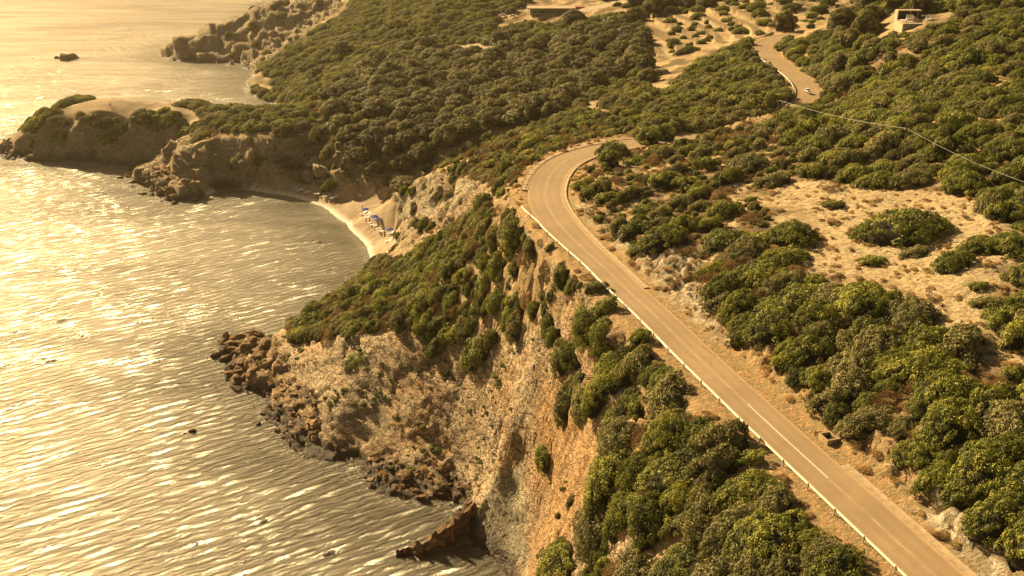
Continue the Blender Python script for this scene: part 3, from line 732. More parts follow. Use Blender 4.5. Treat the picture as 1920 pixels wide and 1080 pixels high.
def offs(s, k): p, d, r = road_at(s); return p+r*k
s_w0, s_w1 = road_s(1018, 350)-1.5, S_B1+4
i = 0; s = s_w0
slab = empty('slab_strip', offs(s, -hw(s)-1), 0, 'row of pale concrete slabs along the outside of the near bend', 'paving')
while s < s_w1:
    bm = bmesh.new(); prev = None; o = slab.location
    for k in range(4):
        ss = s+2.75*k/3; row = [bm.verts.new(offs(ss, w_)+Vector((0, 0, z))-o) for w_, z in [(-hw(ss)-.07, -.1), (-hw(ss)-.07, .07), (-hw(ss)-1.05, .085), (-hw(ss)-1.05, -.1)]]
        if prev:
            for q in range(3): bm.faces.new((prev[q], prev[q+1], row[q+1], row[q]))
        else: bm.faces.new(row)
        prev = row
    bm.faces.new(prev[::-1])
    link('slab', bm, M_conc, slab); s += 2.9

# ------------------------------------------------------------------ guard rails
def guardrail(s0, s1, off, step, label, rail_mat, hgt=.56, thick=.0, wave=True, group=None):
    root = empty('guardrail', offs(s0, 0)+(offs(s0, off(s0) if callable(off) else off)-offs(s0, 0)), 0, label, 'guardrail', group)
    o = root.location.copy(); bm = bmesh.new(); prev = None
    prof = [(0, .0), (.045, .03), (.045, .075), (0, .10), (.0, .13), (.045, .155), (.045, .20), (0, .23)] if wave else [(.0, 0), (.04, 0), (.04, .07), (0, .07), (0, 0)]
    n = max(2, int((s1-s0)/1.4))
    for i in range(n+1):
        s = s0+(s1-s0)*i/n; w_ = off(s) if callable(off) else off
        p, d, r = road_at(s)
        row = [bm.verts.new(p+r*(w_+a)+Vector((0, 0, hgt-prof[-2][1]+b))-o) for a, b in prof]
        row2 = [bm.verts.new(p+r*(w_+a-.03)+Vector((0, 0, hgt-prof[-2][1]+b))-o) for a, b in prof] if wave else None
        if prev:
            for k in range(len(prof)-1): bm.faces.new((prev[0][k], prev[0][k+1], row[k+1], row[k]))
            if wave:
                for k in range(len(prof)-1): bm.faces.new((prev[1][k+1], prev[1][k], row2[k], row2[k+1]))
                bm.faces.new((prev[0][-1], prev[1][-1], row2[-1], row[-1])); bm.faces.new((prev[1][0], prev[0][0], row[0], row2[0]))
        prev = (row, row2)
    link('rail', bm, rail_mat, root)
    pm = None; s = s0+.3
    while s < s1:
        w_ = off(s) if callable(off) else off
        q = offs(s, w_-.05)
        if pm is None:
            b = bmesh.new(); box(b, (0, 0, hgt/2-.3), (.075, .11, hgt+.6), bevel=.01); po = link('post', b, M_galv, root); pm = po.data
        else: po = link('post', pm, None, root)
        p_, d_, r_ = road_at(s); po.location = q-o; po.rotation_euler = (0, 0, math.atan2(d_.y, d_.x)); s += step
    return root
s_start = road_s(1008, 372)+1
guardrail(0, S_B0-1+9, lambda s: -2.12-.42-.55*float(sstep(S_B0-18, S_B0+4, s))-1.2*float(sstep(S_B0, S_B0+10, s)), 4.0, 'long pale metal guardrail on posts beside the straight stretch of road', plain('pale_rail', (.78, .70, .56), .45, .08, 2, spec=.5))  # rail metal in a pale warm tone
guardrail(s_w0, s_w1+3, lambda s: -hw(s)-1.12, 2.9, 'thin brown railing around the outside of the near road bend', M_rust, .62, wave=False)
s_far = road_s(1500, 196); sL = RS[-1]
fpx = [(1516,180),(1462,121)]
s_f0, s_f1 = s_far-6, s_far+100
guardrail(s_far-8, s_far+62, lambda s: -hw(s)-.35, 3.0, 'white metal guardrail on the curve below the upper road bend', M_white, .62)
guardrail(s_far+63, s_far+105, lambda s: -hw(s)-.45, 3.0, 'thin brown railing round the upper hairpin of the road', M_rust, .62, wave=False)

# culvert block left of the road, catch pit on the right
qa, qb = Vector(P(1405, 836, 39.7)), Vector(P(1452, 868, 39.7)); mid = (qa+qb)/2; ang = math.atan2(qb.y-qa.y, qb.x-qa.x)
bm = bmesh.new(); box(bm, (0, 0, -1.3), ((qb-qa).length, .62, 2.8), bevel=.04)
for v in bm.verts: v.co += Vector((0, 0, .04*math.sin(v.co.x*3)))
o = tag(link('culvert_headwall', bm, M_conc), 'pale concrete culvert block under the guardrail left of the straight road', 'culvert'); o.location = mid+Vector((0,0,.05)); o.rotation_euler.z = ang
pz = P(1553, 826, 39.9); bm = bmesh.new()
for c_, s_ in [((0, .55, .1), (1.5, .14, 1.1)), ((0, -.55, .1), (1.5, .14, 1.1)), ((.68, 0, .1), (.14, .96, 1.1)), ((-.68, 0, .1), (.14, .96, 1.1)), ((0, 0, -.35), (1.2, .96, .1))]: box(bm, c_, s_)
o = link('drain_pit', bm, M_conc); o.location = (pz[0], pz[1], 39.75); o.rotation_euler.z = math.atan2(road_at(s_g)[1].y, road_at(s_g)[1].x)
tag(o, 'open concrete drain pit at the start of the gutter right of the road', 'drain')
bm = bmesh.new(); box(bm, (0, 0, 0), (1.18, .9, .04)); pit = link('shade_sheet', bm, M_rubber, o, (0, 0, .30))  # black sheet above the concrete floor, painting in the shade of the hole
pit.name = 'pit_shade'

# stone block and small wooden gate outside the bend
def standz(px, py):
    q = hit(px, py); return Vector((q[0], q[1], top_z(q[0], q[1])))
q = standz(956, 361); bm = bmesh.new(); box(bm, (0, 0, .3), (1.3, .8, .62), bevel=.12); box(bm, (0, 0, .66), (1.55, 1.0, .14), bevel=.04)
o = link('stone_block', bm, M_conc); o.location = q; o.rotation_euler.z = .4; tag(o, 'squat stone block on the dirt lay-by outside the near bend', 'block')
q = standz(970, 302); g = empty('wooden_gate', q, .05, 'low wooden gate with white top rail at the head of the cliff path', 'gate')
for x_ in (-1.1, 0, 1.1):
    bm = bmesh.new(); box(bm, (0, 0, .35), (.1, .1, .9)); link('post', bm, M_wood, g, (x_, 0, 0))
bm = bmesh.new(); box(bm, (0, 0, .8), (2.4, .12, .09)); link('rail', bm, M_white, g)
for x_ in (-.55, .25):
    bm = bmesh.new(); [box(bm, (k*.16-.24, 0, .4), (.09, .05, .6)) for k in range(4)]; link('panel', bm, M_wood, g, (x_, 0, 0))

# ------------------------------------------------------------------ utility poles and the wire
def pole(base, top_px, label, H_, lean=(0, 0)):
    r_ = empty('utility_pole', base, 0, label, 'pole')
    bm = bmesh.new(); tube(bm, [(0, 0, -.5), (lean[0]*.5, lean[1]*.5, H_*.5), (lean[0], lean[1], H_)], .11, 8, .07); link('shaft', bm, M_wood, r_)
    bm = bmesh.new(); box(bm, (lean[0], lean[1], H_-.3), (.7, .08, .09)); link('crossarm', bm, M_wood, r_)
    for x_ in (-.28, .28):
        bm = bmesh.new(); tube(bm, [(lean[0]+x_, lean[1], H_-.26), (lean[0]+x_, lean[1], H_-.1)], .035, 6); link('insulator', bm, M_white, r_)
    return Vector(base)+Vector((lean[0], lean[1], H_-.1))
p1 = P(1451, 276, 42.5); p1 = (p1[0], p1[1], ground(p1[0], p1[1])); pA = pole(p1, None, 'wooden utility pole at the left end of the overhead wire, among golden scrub', 6.6, (.12, 0))
p2 = P(1685, 326, 46.4); p2 = (p2[0], p2[1], ground(p2[0], p2[1])); pB = pole(p2, None, 'wooden utility pole in the middle of the overhead wire, beside the dry field', 5.9, (.25, 0))
pC = Vector((66, 118, 50.8)); pC = Vector(P(1935, 352, 50.5)); pC3 = (pC[0]+.6, pC[1]-.5, ground(pC[0], pC[1]))
pC = pole(pC3, None, 'utility pole at the right end of the overhead wire', max(2, 50.8-pC3[2]), (0, 0))
w_ = empty('overhead_wire', pA, 0, 'pale overhead wire sagging between the utility poles across the scrub', 'wire')
for a_, b_ in ((pA, pB), (pB, pC)):
    bm = bmesh.new(); tube(bm, [a_.lerp(b_, k/14)-Vector((0, 0, .5*math.sin(math.pi*k/14)))-pA for k in range(15)], .026, 5)
    link('cable', bm, M_galv, w_)
for (px, py, hh, ln, lb) in [(1578, 165, 3.6, (.5, .2), 'short leaning pole standing in the scrub just below the upper road'), (1652, 120, 3.2, (1.1, .3), 'pale leaning stake in the scrub on the upper hillside'), (1342, 12, 3, (0, 0), 'pale post by the far terraces near the top edge')]:
    q = hit(px, py); bm = bmesh.new(); tube(bm, [(0, 0, -.4), (ln[0], ln[1], hh)], .075, 6, .05)
    o = link('stake', bm, M_wood if py > 130 else M_conc); o.location = (q[0], q[1], ground(q[0], q[1])); tag(o, lb, 'stake')

# ------------------------------------------------------------------ buildings
def part(name, boxes, mat, parent, rot=None):
    bm = bmesh.new()
    for c, s in boxes: box(bm, c, s)
    return link(name, bm, mat, parent)
hz = 51.2; hb = P(1726, 55, hz)
hs = empty('hillside_house', (hb[0], hb[1], hz), -.04, 'small flat terraced house with an open shelter on the upper right hillside', 'house')
part('retaining_wall', [((0, 0, .1), (8.2, .3, 2.4))], M_grey, hs); part('side_wall', [((-4.2, 3.3, .0), (.3, 6.9, 2.5)), ], M_plaster, hs)
part('terrace_floor', [((0, 3.3, 1.2), (8.0, 6.3, .16))], M_rooftan, hs)
sh = part('shelter_roof', [((-.6, 8.4, 3.3), (5.6, 2.2, .16))], M_rooftan, hs)
part('back_wall', [((-.4, 9.4, 1.6), (6.4, .2, 3.3))], M_dark, hs); part('shelter_wall', [((-3.5, 8.3, 1.7), (.22, 2.4, 3.2))], M_plaster, hs)  # back wall is near-black to paint the shade under the shelter roof
for x_ in (-.5, 1.3): part('post', [((x_, 7.4, 1.9), (.16, .16, 2.6))], M_plaster, hs)
bm = bmesh.new()
vs = [bm.verts.new(v) for v in [(-.9, 3.6, 1.3), (1.3, 2.6, 1.3), (-.9, 3.6, 2.7), (-.9, 3.8, 1.3), (1.3, 2.8, 1.3), (-.9, 3.8, 2.7)]]
for f in [(0,1,2), (5,4,3), (0,2,5,3), (2,1,4,5), (1,0,3,4)]: bm.faces.new([vs[k] for k in f])
link('stair_wall', bm, M_plaster, hs)
def chair_mesh(root):
    for sx_ in (-.2, .2):
        for sy_ in (-.2, .2): part('leg', [((sx_, sy_, .2), (.05, .05, .4))], M_white, root)
    part('seat', [((0, 0, .42), (.48, .46, .07))], M_white, root)
    part('backrest', [((0, .22, .8), (.46, .06, .14)), ((-.2, .22, .65), (.06, .06, .5)), ((.2, .22, .65), (.06, .06, .5)), ((0, .22, .6), (.46, .06, .08))], M_white, root)
def place_root(parent, lx, ly, lz):
    c, s = math.cos(parent.rotation_euler.z), math.sin(parent.rotation_euler.z)
    return (parent.location.x+c*lx-s*ly, parent.location.y+s*lx+c*ly, parent.location.z+lz)
chair0 = empty('garden_chair', place_root(hs, -2.3, 3.2, 1.29), 0, 'white garden chair, leftmost on the hillside house terrace', 'chair', 'white chairs on the terrace of the hillside house'); chair_mesh(chair0)
for lx, ly, lb in [(-1.4, 3.2, 'white garden chair, second from the left on the hillside house terrace'), (2.0, 2.4, 'white garden chair, third from the left on the hillside house terrace'), (2.9, 2.6, 'white garden chair, rightmost on the hillside house terrace')]:
    c = clone(chair0); c.location = place_root(hs, lx, ly, 1.29); c['label'] = lb; c.scale = (1.3, 1.3, 1.8)
chair0.scale = (1.3, 1.3, 1.8)
for lx, ly, lb in [(-3.2, 3.0, 'low white table left of the chairs on the hillside house terrace'), (4.4, 3.2, 'low white table right of the chairs beside the hillside house')]:
    tb = empty('garden_table', place_root(hs, lx, ly, 1.28), 0, lb, 'table')
    part('tabletop', [((0, 0, .5), (1.5, .9, .08))], M_white, tb)
    for sx_ in (-.6, .6):
        for sy_ in (-.35, .35): part('leg', [((sx_, sy_, .23), (.06, .06, .46))], M_white, tb)

bz = 26.5; bb = P(1038, 27, bz)
rb = empty('long_building', (bb[0], bb[1], bz), 0, 'long low building with a cream roof and brick end at the top edge', 'building')
part('wall', [((-1, 3.2, .9), (18, 5, 2.8))], M_grey, rb)
part('roof', [((-1, 3, 2.55), (20.5, 8.5, .28))], M_rooftan, rb)
part('brick_end', [((11.2, 2.2, 1.3), (4.2, 5, 3.6))], M_brick, rb); part('annex', [((17.0, 3.2, 1.2), (7.2, 5, 3.0))], M_grey, rb)
for k in range(5):
    wn_ = part('window', [((-8+k*3.6, .66, 1.0), (2.2, .1, 1.3))], M_glass, rb)
    part('frame', [((-8+k*3.6, .60, 1.7), (2.4, .1, .12)), ((-8+k*3.6, .60, .3), (2.4, .1, .12))], M_white, wn_)
for k in range(6): part('post', [((-10.6+k*4, -.9, 1.0), (.16, .16, 2.9))], M_wood, rb)

# sports court beyond the valley: a fence of tall posts with thin rails and netting lines
def court_fence(pts, label, hh=3.4):
    r_ = None; ps = []
    for (px, py) in pts:
        q = hit(px, py); ps.append(Vector((q[0], q[1], ground(q[0], q[1]))))
    r_ = empty('court_fence', ps[0], 0, label, 'fence')
    for p in ps:
        bm = bmesh.new(); tube(bm, [(0, 0, -.3), (0, 0, hh)], .085, 6); link('post', bm, M_galv, r_, p-ps[0])
    for z_ in (.15, hh-.1):
        bm = bmesh.new(); tube(bm, [p-ps[0]+Vector((0, 0, z_)) for p in ps], .035, 5); link('rail', bm, M_galv, r_)
    return r_
court_fence([(748, 94), (771, 96), (794, 99), (816, 100), (838, 97), (858, 95)], 'wire fence of tall posts along the back of the sports field')
court_fence([(771, 116), (803, 110), (830, 106), (855, 104)], 'short inner fence of posts beside the pale lawn')
court_fence([(893, 84), (906, 88), (918, 92), (932, 106), (920, 116), (906, 112)], 'post fence around the earth court at the right of the field')
for px, py, lb in [(794, 98, 'tall floodlight mast behind the sports field')]:
    q = hit(px, py); fl = empty('floodlight_mast', (q[0], q[1], ground(q[0], q[1])), 0, lb, 'mast')
    bm = bmesh.new(); tube(bm, [(0, 0, 0), (0, 0, 6)], .09, 6); link('mast', bm, M_galv, fl)
    part('lamp_head', [((-.35, 0, 6), (.5, .3, .35)), ((.35, 0, 6), (.5, .3, .35))], M_white, fl)
for px, py, lb in [(896, 110, 'small white goal on the earth court'), (754, 97, 'pale goal frame at the left end of the sports field')]:
    q = hit(px, py); gl = empty('goal', (q[0], q[1], ground(q[0], q[1])), .3, lb, 'goal')
    for x_ in (-.9, .9): part('post', [((x_, 0, .7), (.12, .12, 1.4))], M_white, gl)
    part('crossbar', [((0, 0, 1.4), (1.92, .14, .12))], M_white, gl); part('back_frame', [((-.9, .6, .5), (.08, .08, 1.0)), ((.9, .6, .5), (.08, .08, 1.0)), ((0, .6, 1.0), (1.8, .08, .08))], M_white, gl)

# cars by the building
def car(loc, rz, label, k=1.0, paint=M_white, group=None):
    r_ = empty('parked_car', loc, rz, label, 'car', group)
    bm = bmesh.new(); box(bm, (0, 0, .38), (2.9, 1.22, .42), bevel=.13); link('body', bm, paint, r_, smooth=False)
    bm = bmesh.new(); box(bm, (-.1, 0, .75), (1.5, 1.08, .42), bevel=.1)
    for v in bm.verts:
        if v.co.z > .8: v.co.x = -.1+(v.co.x+.1)*.78
    link('cabin', bm, M_glass, r_)
    part('roof', [((-.12, 0, .975), (1.1, .94, .05))], paint, r_)
    for x_ in (-.9, .92):
        for y_ in (-.56, .56):
            bm = bmesh.new(); tube(bm, [(0, -.09, 0), (0, .09, 0)], .23, 12); wl = link('wheel', bm, M_rubber, r_, (x_, y_, .2))
            bm = bmesh.new(); tube(bm, [(0, -.1, 0), (0, .1, 0)], .12, 8); link('rim', bm, M_galv, wl)
    for y_ in (-.42, .42): part('headlight', [((1.44, y_, .42), (.06, .24, .12))], M_white, r_)
    r_.scale = (k,)*3; return r_
for px, py, lb in [(942, 31, 'white parked car at the left by the reddish trees'), (961, 32, 'white parked car in the middle of the clearing below the long building'), (985, 41, 'white parked car nearest the camera in the clearing below the long building')]:
    q = hit(px, py); car((q[0], q[1], ground(q[0], q[1])+.05), .15, lb, 1.0)
pr, dr, rr_ = road_at(road_s(1508, 176)); q = hit(1513, 176)
cr_ = car((q[0], q[1], 39.45), -1.35, 'small white car with pale bonnet driving down the upper road bend', .72); cr_.name = 'small_car'

# ------------------------------------------------------------------ beach
def lounger():
    r_ = empty('sun_lounger', (0, 0, 0), 0, '-', 'sun lounger')
    part('frame', [((0, .22, .24), (.06, 1.5, .05)), ((.46, .22, .24), (.06, 1.5, .05)), ((.23, -.5, .24), (.5, .05, .05))], M_white, r_)
    part('seat', [((.23, -.05, .29), (.44, 1.05, .06))], M_white, r_)
    bm = bmesh.new(); box(bm, (.23, .72, .43), (.44, .62, .06), None)
    for v in bm.verts: v.co = Vector((v.co.x, v.co.y, v.co.z+(v.co.y-.72)*.6))
    link('backrest', bm, M_white, r_)
    for x_ in (0, .46):
        for y_ in (-.4, .8): part('leg', [((x_, y_, .11), (.05, .05, .24))], M_white, r_)
    return r_
L0 = lounger(); first = True
far_l = [(175,165),(222,172),(258,178),(335,200),(378,208),(492,230),(530,236),(602,260),(650,268),(715,285),(755,292)]
near_l = [(1150,520),(1210,532),(1200,570),(1245,580),(1275,660),(1315,680),(1350,700),(1385,735),(1410,765),(1450,770),(1548,800),(1595,865),(1510,915)]
ordw = ['first','second','third','fourth','fifth','sixth','seventh','eighth','ninth','tenth','eleventh','twelfth','thirteenth']
for lst, nm, rz_ in ((far_l, 'far', -.75), (near_l, 'near', -1.0)):
    for i, (a, b) in enumerate(lst):
        q = hit(530+a/7.7125, 335+b/7.7125+1.0); o = L0 if first else clone(L0); first = False
        o.location = (q[0]-.2, q[1], top_z(q[0], q[1])+.02); o.rotation_euler.z = rz_+.12*math.sin(i*2.3); o.scale = (1.25, 1.25, 1.25)
        o['group'] = 'white sun loungers in the %s' % ('row at the foot of the cove cliff' if nm == 'far' else 'cluster with blue parasols')
        o['label'] = ('white sun lounger, %s from the left in the row below the cove cliff' if nm == 'far' else 'white sun lounger, %s from the top in the cluster with blue parasols') % ordw[i]
def parasol(px, py, opened, label, group):
    q = hit(530+px/7.7125, 335+py/7.7125); z_ = top_z(q[0], q[1])
    r_ = empty('parasol', (q[0], q[1], z_), 0, label, 'parasol', group)
    bm = bmesh.new(); tube(bm, [(0, 0, -.2), (0, 0, 1.65)], .035, 6); link('pole', bm, M_white if opened else M_dark, r_)
    bm = bmesh.new()
    if opened:
        top = bm.verts.new((0, 0, 1.75)); ring = [bm.verts.new((1.0*math.cos(t), 1.0*math.sin(t), 1.42+(.05 if k % 2 else 0))) for k, t in enumerate([math.pi*j/8 for j in range(16)])]
        for k in range(16): bm.faces.new((top, ring[k], ring[(k+1) % 16]))
        bot = [bm.verts.new(v.co-Vector((0, 0, .09))) for v in ring]
        for k in range(16): bm.faces.new((ring[k], bot[k], bot[(k+1) % 16], ring[(k+1) % 16]))
    else:
        tube(bm, [(0, 0, .6), (0, 0, 1.0), (0, 0, 1.7)], .17, 8, .04)
    link('canopy', bm, M_blue, r_)
for a, b, lb in [(1195,508,'open blue parasol at the top of the lounger cluster'), (1325,618,'open blue parasol, second from the top in the lounger cluster'), (1385,668,'open blue parasol, third from the top in the lounger cluster'), (1548,808,'open blue parasol at the lower end of the lounger cluster')]:
    parasol(a, b+12, True, lb, 'open blue parasols on the beach')
for a, b, lb in [(195,135,'closed dark parasol behind the first far lounger'), (350,170,'closed dark parasol behind the fourth far lounger'), (483,205,'closed dark parasol left of the reed heap'), (535,215,'closed dark parasol in front of the reed heap'), (598,222,'closed dark parasol right of the reed heap'), (722,248,'closed dark parasol behind the last far loungers'), (1160,475,'closed dark parasol above the blue parasols')]:
    parasol(a, b, False, lb, 'closed parasols on the beach')
q = hit(676, 371); bm = bmesh.new(); box(bm, (0, 0, .3), (.8, .55, .5), bevel=.06); box(bm, (0, 0, .6), (.86, .6, .12), bevel=.03)
o = link('storage_box', bm, M_white); o.location = (q[0], q[1], top_z(q[0], q[1])); tag(o, 'small white lidded box at the foot of the cove cliff', 'box')

# ------------------------------------------------------------------ people (standing, one skinned body each)
def person_mesh():
    bm = bmesh.new(); sk = bm.verts.layers.skin.verify()
    J = dict(pelvis=((0,0,.66),.105), waist=((0,0,.80),.10), chest=((0,0,.98),.125), neck=((0,0,1.10),.045), head=((0,.01,1.20),.08), crown=((0,0,1.28),.05),
      lh=((-.07,0,.62),.075), lk=((-.08,.02,.35),.05), la=((-.08,-.01,.05),.035), lt=((-.08,.10,.03),.028), rh=((.07,0,.62),.075), rk=((.08,-.02,.35),.05), ra=((.09,-.07,.05),.035), rt=((.09,.04,.03),.028),
      ls=((-.14,0,1.03),.05), le=((-.19,-.02,.82),.036), lw=((-.19,.05,.63),.026), lf=((-.19,.08,.56),.02), rs=((.14,0,1.03),.05), re=((.19,-.03,.82),.036), rw=((.18,.06,.64),.026), rf=((.18,.09,.57),.02))
    V = {}
    for k, (c, r) in J.items():
        v = bm.verts.new(c); v[sk].radius = (r, r*.85); V[k] = v
    for a, b in 'pelvis-waist waist-chest chest-neck neck-head head-crown pelvis-lh lh-lk lk-la la-lt pelvis-rh rh-rk rk-ra ra-rt chest-ls ls-le le-lw lw-lf chest-rs rs-re re-rw rw-rf'.split() and [e_.split('-') for e_ in 'pelvis-waist waist-chest chest-neck neck-head head-crown pelvis-lh lh-lk lk-la la-lt pelvis-rh rh-rk rk-ra ra-rt chest-ls ls-le le-lw lw-lf chest-rs rs-re re-rw rw-rf'.split()]:
        bm.edges.new((V[a], V[b]))
    V['pelvis'][sk].use_root = True
    me = bpy.data.meshes.new('person'); bm.to_mesh(me); bm.free(); return me
pm = person_mesh(); 
def garment(name, z0, z1, w0, w1, mat, parent):
    bm = bmesh.new(); n = 12; rings = []
    for k in range(4):
        z_ = z0+(z1-z0)*k/3; a = w0+(w1-w0)*k/3; rings.append([bm.verts.new((a*math.cos(t)*1.25, a*math.sin(t)*.95, z_)) for t in [2*math.pi*j/n for j in range(n)]])
    for k in range(3):
        for j in range(n): bm.faces.new((rings[k][j], rings[k][(j+1) % n], rings[k+1][(j+1) % n], rings[k+1][j]))
    link(name, bm, mat, parent)
shirts = {'white': M_white, 'dark': M_dark, 'blue': M_blue, 'pale': M_plaster}
for px, py, rz_, shirt, lb in [(207, 201, .5, 'white', 'person in a white top standing alone on the bare headland'), (319, 194, 2.0, 'white', 'person in a white top by the path at the right end of the headland'),
    (388, 171, 1.0, 'white', 'person in white walking the narrow path above the sea'), (452, 160, -.6, 'white', 'person in white, leftmost of the group on the far path'),
    (460, 164, 2.4, 'dark', 'person in dark clothes in the group on the far path'), (469, 164, .3, 'pale', 'person in pale clothes, right of the group on the far path'),
    (1119, 205, .2, 'blue', 'person in a blue top on the dirt steps'), (1114, 213, 2.9, 'dark', 'person in dark clothes lower on the dirt steps'), (1121, 216, 1.2, 'dark', 'person in dark clothes at the foot of the dirt steps')]:
    q = hit(px, py)
    o = link('person', pm, M_skin); o.location = (q[0], q[1], top_z(q[0], q[1])+.02); o.rotation_euler.z = rz_
    tag(o, lb, 'person')
    m_ = o.modifiers.new('Skin', 'SKIN'); m_.use_smooth_shade = True; m2 = o.modifiers.new('Subdivision', 'SUBSURF'); m2.levels = 1; m2.render_levels = 1
    garment('shirt', .68, 1.09, .125, .105, shirts[shirt], o); garment('shorts', .45, .70, .13, .12, M_dark, o)
    bm = bmesh.new(); bmesh.ops.create_icosphere(bm, subdivisions=2, radius=.095)
    for v in bm.verts: v.co = Vector((v.co.x, v.co.y-.015, max(v.co.z, -.02)+1.235))
    link('hair', bm, M_wood, o)
    o.scale = (1.05, 1.05, 1.05)

# ------------------------------------------------------------------ boulders
def rock_mat(name, c0, c1, wet):
    t = NT(name); n = t.noise(1.4, 6, .65, t.obj()); f = t.noise(6, 4, .7, t.obj())
    c = t.mix(t.ramp(n, .35, .65), c0, c1)
    c = t.mix(t.math('MULTIPLY', t.ramp(f, .3, .5, 1, 0), .5), c, (.05, .035, .02))
    z = t.n('ShaderNodeSeparateXYZ'); t.l(t.pos(), z.inputs[0])
    w = t.ramp(t.math('ADD', z.outputs[2], t.math('MULTIPLY', n, .8)), .5, 1.3, wet, 0)
    c = t.mix(w, c, (.03, .02, .013))
    return t.done(c, t.math('SUBTRACT', .9, t.math('MULTIPLY', w, .4)), t.bump(t.math('ADD', n, f), .8, .2), .3)
M_bould = rock_mat('brown_boulder', (.085, .052, .030), (.27, .165, .09), .95); M_tan = rock_mat('tan_boulder', (.32, .21, .12), (.52, .36, .22), .7)
def boulder_mesh(seed, flat=.7):
    r_ = random.Random(seed); bm = bmesh.new()
    for i in range(16):
        v = Vector((r_.gauss(0, 1), r_.gauss(0, 1), r_.gauss(0, 1))).normalized()*(.8+.35*r_.random()); bm.verts.new((v.x*1.15, v.y*.85, v.z*flat))
    r = bmesh.ops.convex_hull(bm, input=bm.verts[:])
    bmesh.ops.delete(bm, geom=list({g for g in r['geom_interior']+r['geom_unused'] if isinstance(g, bmesh.types.BMVert)}), context='VERTS')
    bmesh.ops.bevel(bm, geom=bm.edges[:], offset=.07, segments=1, affect='EDGES')
    bmesh.ops.triangulate(bm, faces=bm.faces[:]); bmesh.ops.subdivide_edges(bm, edges=bm.edges[:], cuts=1, use_grid_fill=True)
    for v in bm.verts:
        from mathutils import noise as mn
        v.co += v.co.normalized()*mn.noise(v.co*2.3+Vector((seed, 0, 0)))*.12
    me = bpy.data.meshes.new('boulder'); bm.to_mesh(me); bm.free(); return me
BM_B = [boulder_mesh(k, .55+.08*(k % 5)) for k in range(8)]; BM_T = [m.copy() for m in BM_B]
for m in BM_B: m.materials.append(M_bould)
for m in BM_T: m.materials.append(M_tan)
rb_ = random.Random(11)
def put_boulder(x, y, r, tan, name, label, group, sink=.3, z=None):
    me = (BM_T if tan else BM_B)[rb_.randrange(8)]
    o = bpy.data.objects.new(name, me); COL.objects.link(o)
    zz = max(top_z(x, y), -.3 if z is None else z); o.location = (x, y, zz+r*(.5-sink))
    o.scale = (r*rb_.uniform(.8, 1.25), r*rb_.uniform(.75, 1.1), r*rb_.uniform(.7, 1.1)); o.rotation_euler = (rb_.uniform(-.4, .4), rb_.uniform(-.4, .4), rb_.uniform(0, 6.28))
    return tag(o, label, 'rock', group)
fields = [
 ([(398,655,0),(420,622,0),(480,618,2),(520,640,3),(480,700,2),(520,735,2),(450,735,0),(415,700,0)], 70, (.5, 2.0), .1, 'dark boulder on the rocky point at the left of the headland', 'dark boulders heaped on the rocky point'),
 ([(478,770,0),(505,742,0),(560,730,2),(610,770,3),(600,835,1),(530,835,0),(500,800,0)], 62, (.3, .85), .25, 'brown boulder in the heap of rubble south of the rocky point', 'boulders in the rubble below the rocky point'),
 ([(672,885,0),(700,862,0),(800,862,1),(860,890,2),(870,935,1),(820,955,0),(760,935,0),(700,920,0)], 75, (.3, 1.0), .2, 'brown boulder on the boulder beach under the rock bowl', 'boulders on the beach under the rock bowl'),
 ([(850,905,1),(930,895,3),(960,900,5),(905,960,1),(890,990,0),(840,960,0)], 45, (.22, .6), .7, 'small tan stone in the scree at the head of the inlet', 'stones in the scree at the inlet'),
 ([(240,320,0),(262,305,1),(300,312,4),(370,345,3),(378,372,0),(330,386,0),(270,368,0),(238,345,0)], 48, (.7, 2.2), .3, 'dark rock in the jumble at the left mouth of the cove', 'dark rocks at the left mouth of the cove'),
 ([(0,262,2),(14,248,5),(40,300,0),(10,303,0),(-6,280,0)], 14, (.7, 1.7), .1, 'dark rock at the tip of the far left headland', 'dark rocks at the tip of the left headland'),
]
for poly, n, (r0, r1), pt, lb, gp in fields:
    zp = zone(poly); x0, x1 = min(p[0] for p in zp), max(p[0] for p in zp); y0, y1 = min(p[1] for p in zp), max(p[1] for p in zp); k = 0; tries = 0
    while k < n and tries < 5000:
        tries += 1; x, y = rb_.uniform(x0, x1), rb_.uniform(y0, y1)
        if not inpoly(np.array([x]), np.array([y]), zp)[0]: continue
        put_boulder(x, y, r0+(r1-r0)*rb_.random()**2.2, rb_.random() < pt, 'boulder', lb, gp); k += 1
for px, py, r, lb in [(123,112,3.6,'large dark rock islet far out in the sea'), (136,109,2.6,'right shoulder rock of the far islet'), (107,110,1.6,'low left rock beside the far islet'), (61,110,.7,'tiny dark rock left of the far islet'),
   (597,453,1.0,'lone dark rock in the cove shallows off the beach'), (363,808,.85,'dark rock awash in the sea far left of the rubble'), (345,812,.5,'small dark rock awash beside a larger one in the open sea'), (404,868,.35,'small wet rock below the rocky point'),
   (486,797,.8,'round dark rock in the water off the rubble heap'), (477,762,.55,'small round dark rock just off the shore'), (494,776,.6,'dark rock between two others off the shore'), (468,812,.4,'small dark rock off the rubble'), (410,700,.5,'dark stone in the water at the rocky point'),
   (227,333,.9,'dark rock in the sea off the cove mouth'), (245,325,.7,'small dark rock off the cove mouth'), (230,328,.5,'smallest dark rock off the cove mouth'), (245,350,1.1,'dark rock in the water left of the cove jumble'), (700,358,.1,'') , (760,905,1.5,'large leaning slab among the beach boulders')]:
    if not lb: continue
    q = P(px, py, 0); o = put_boulder(q[0], q[1], r, False, 'sea_rock', lb, None, .25, z=-.3)
    if px in (123, 136): o.scale = (r*1.2, r*.8, r*1.0)
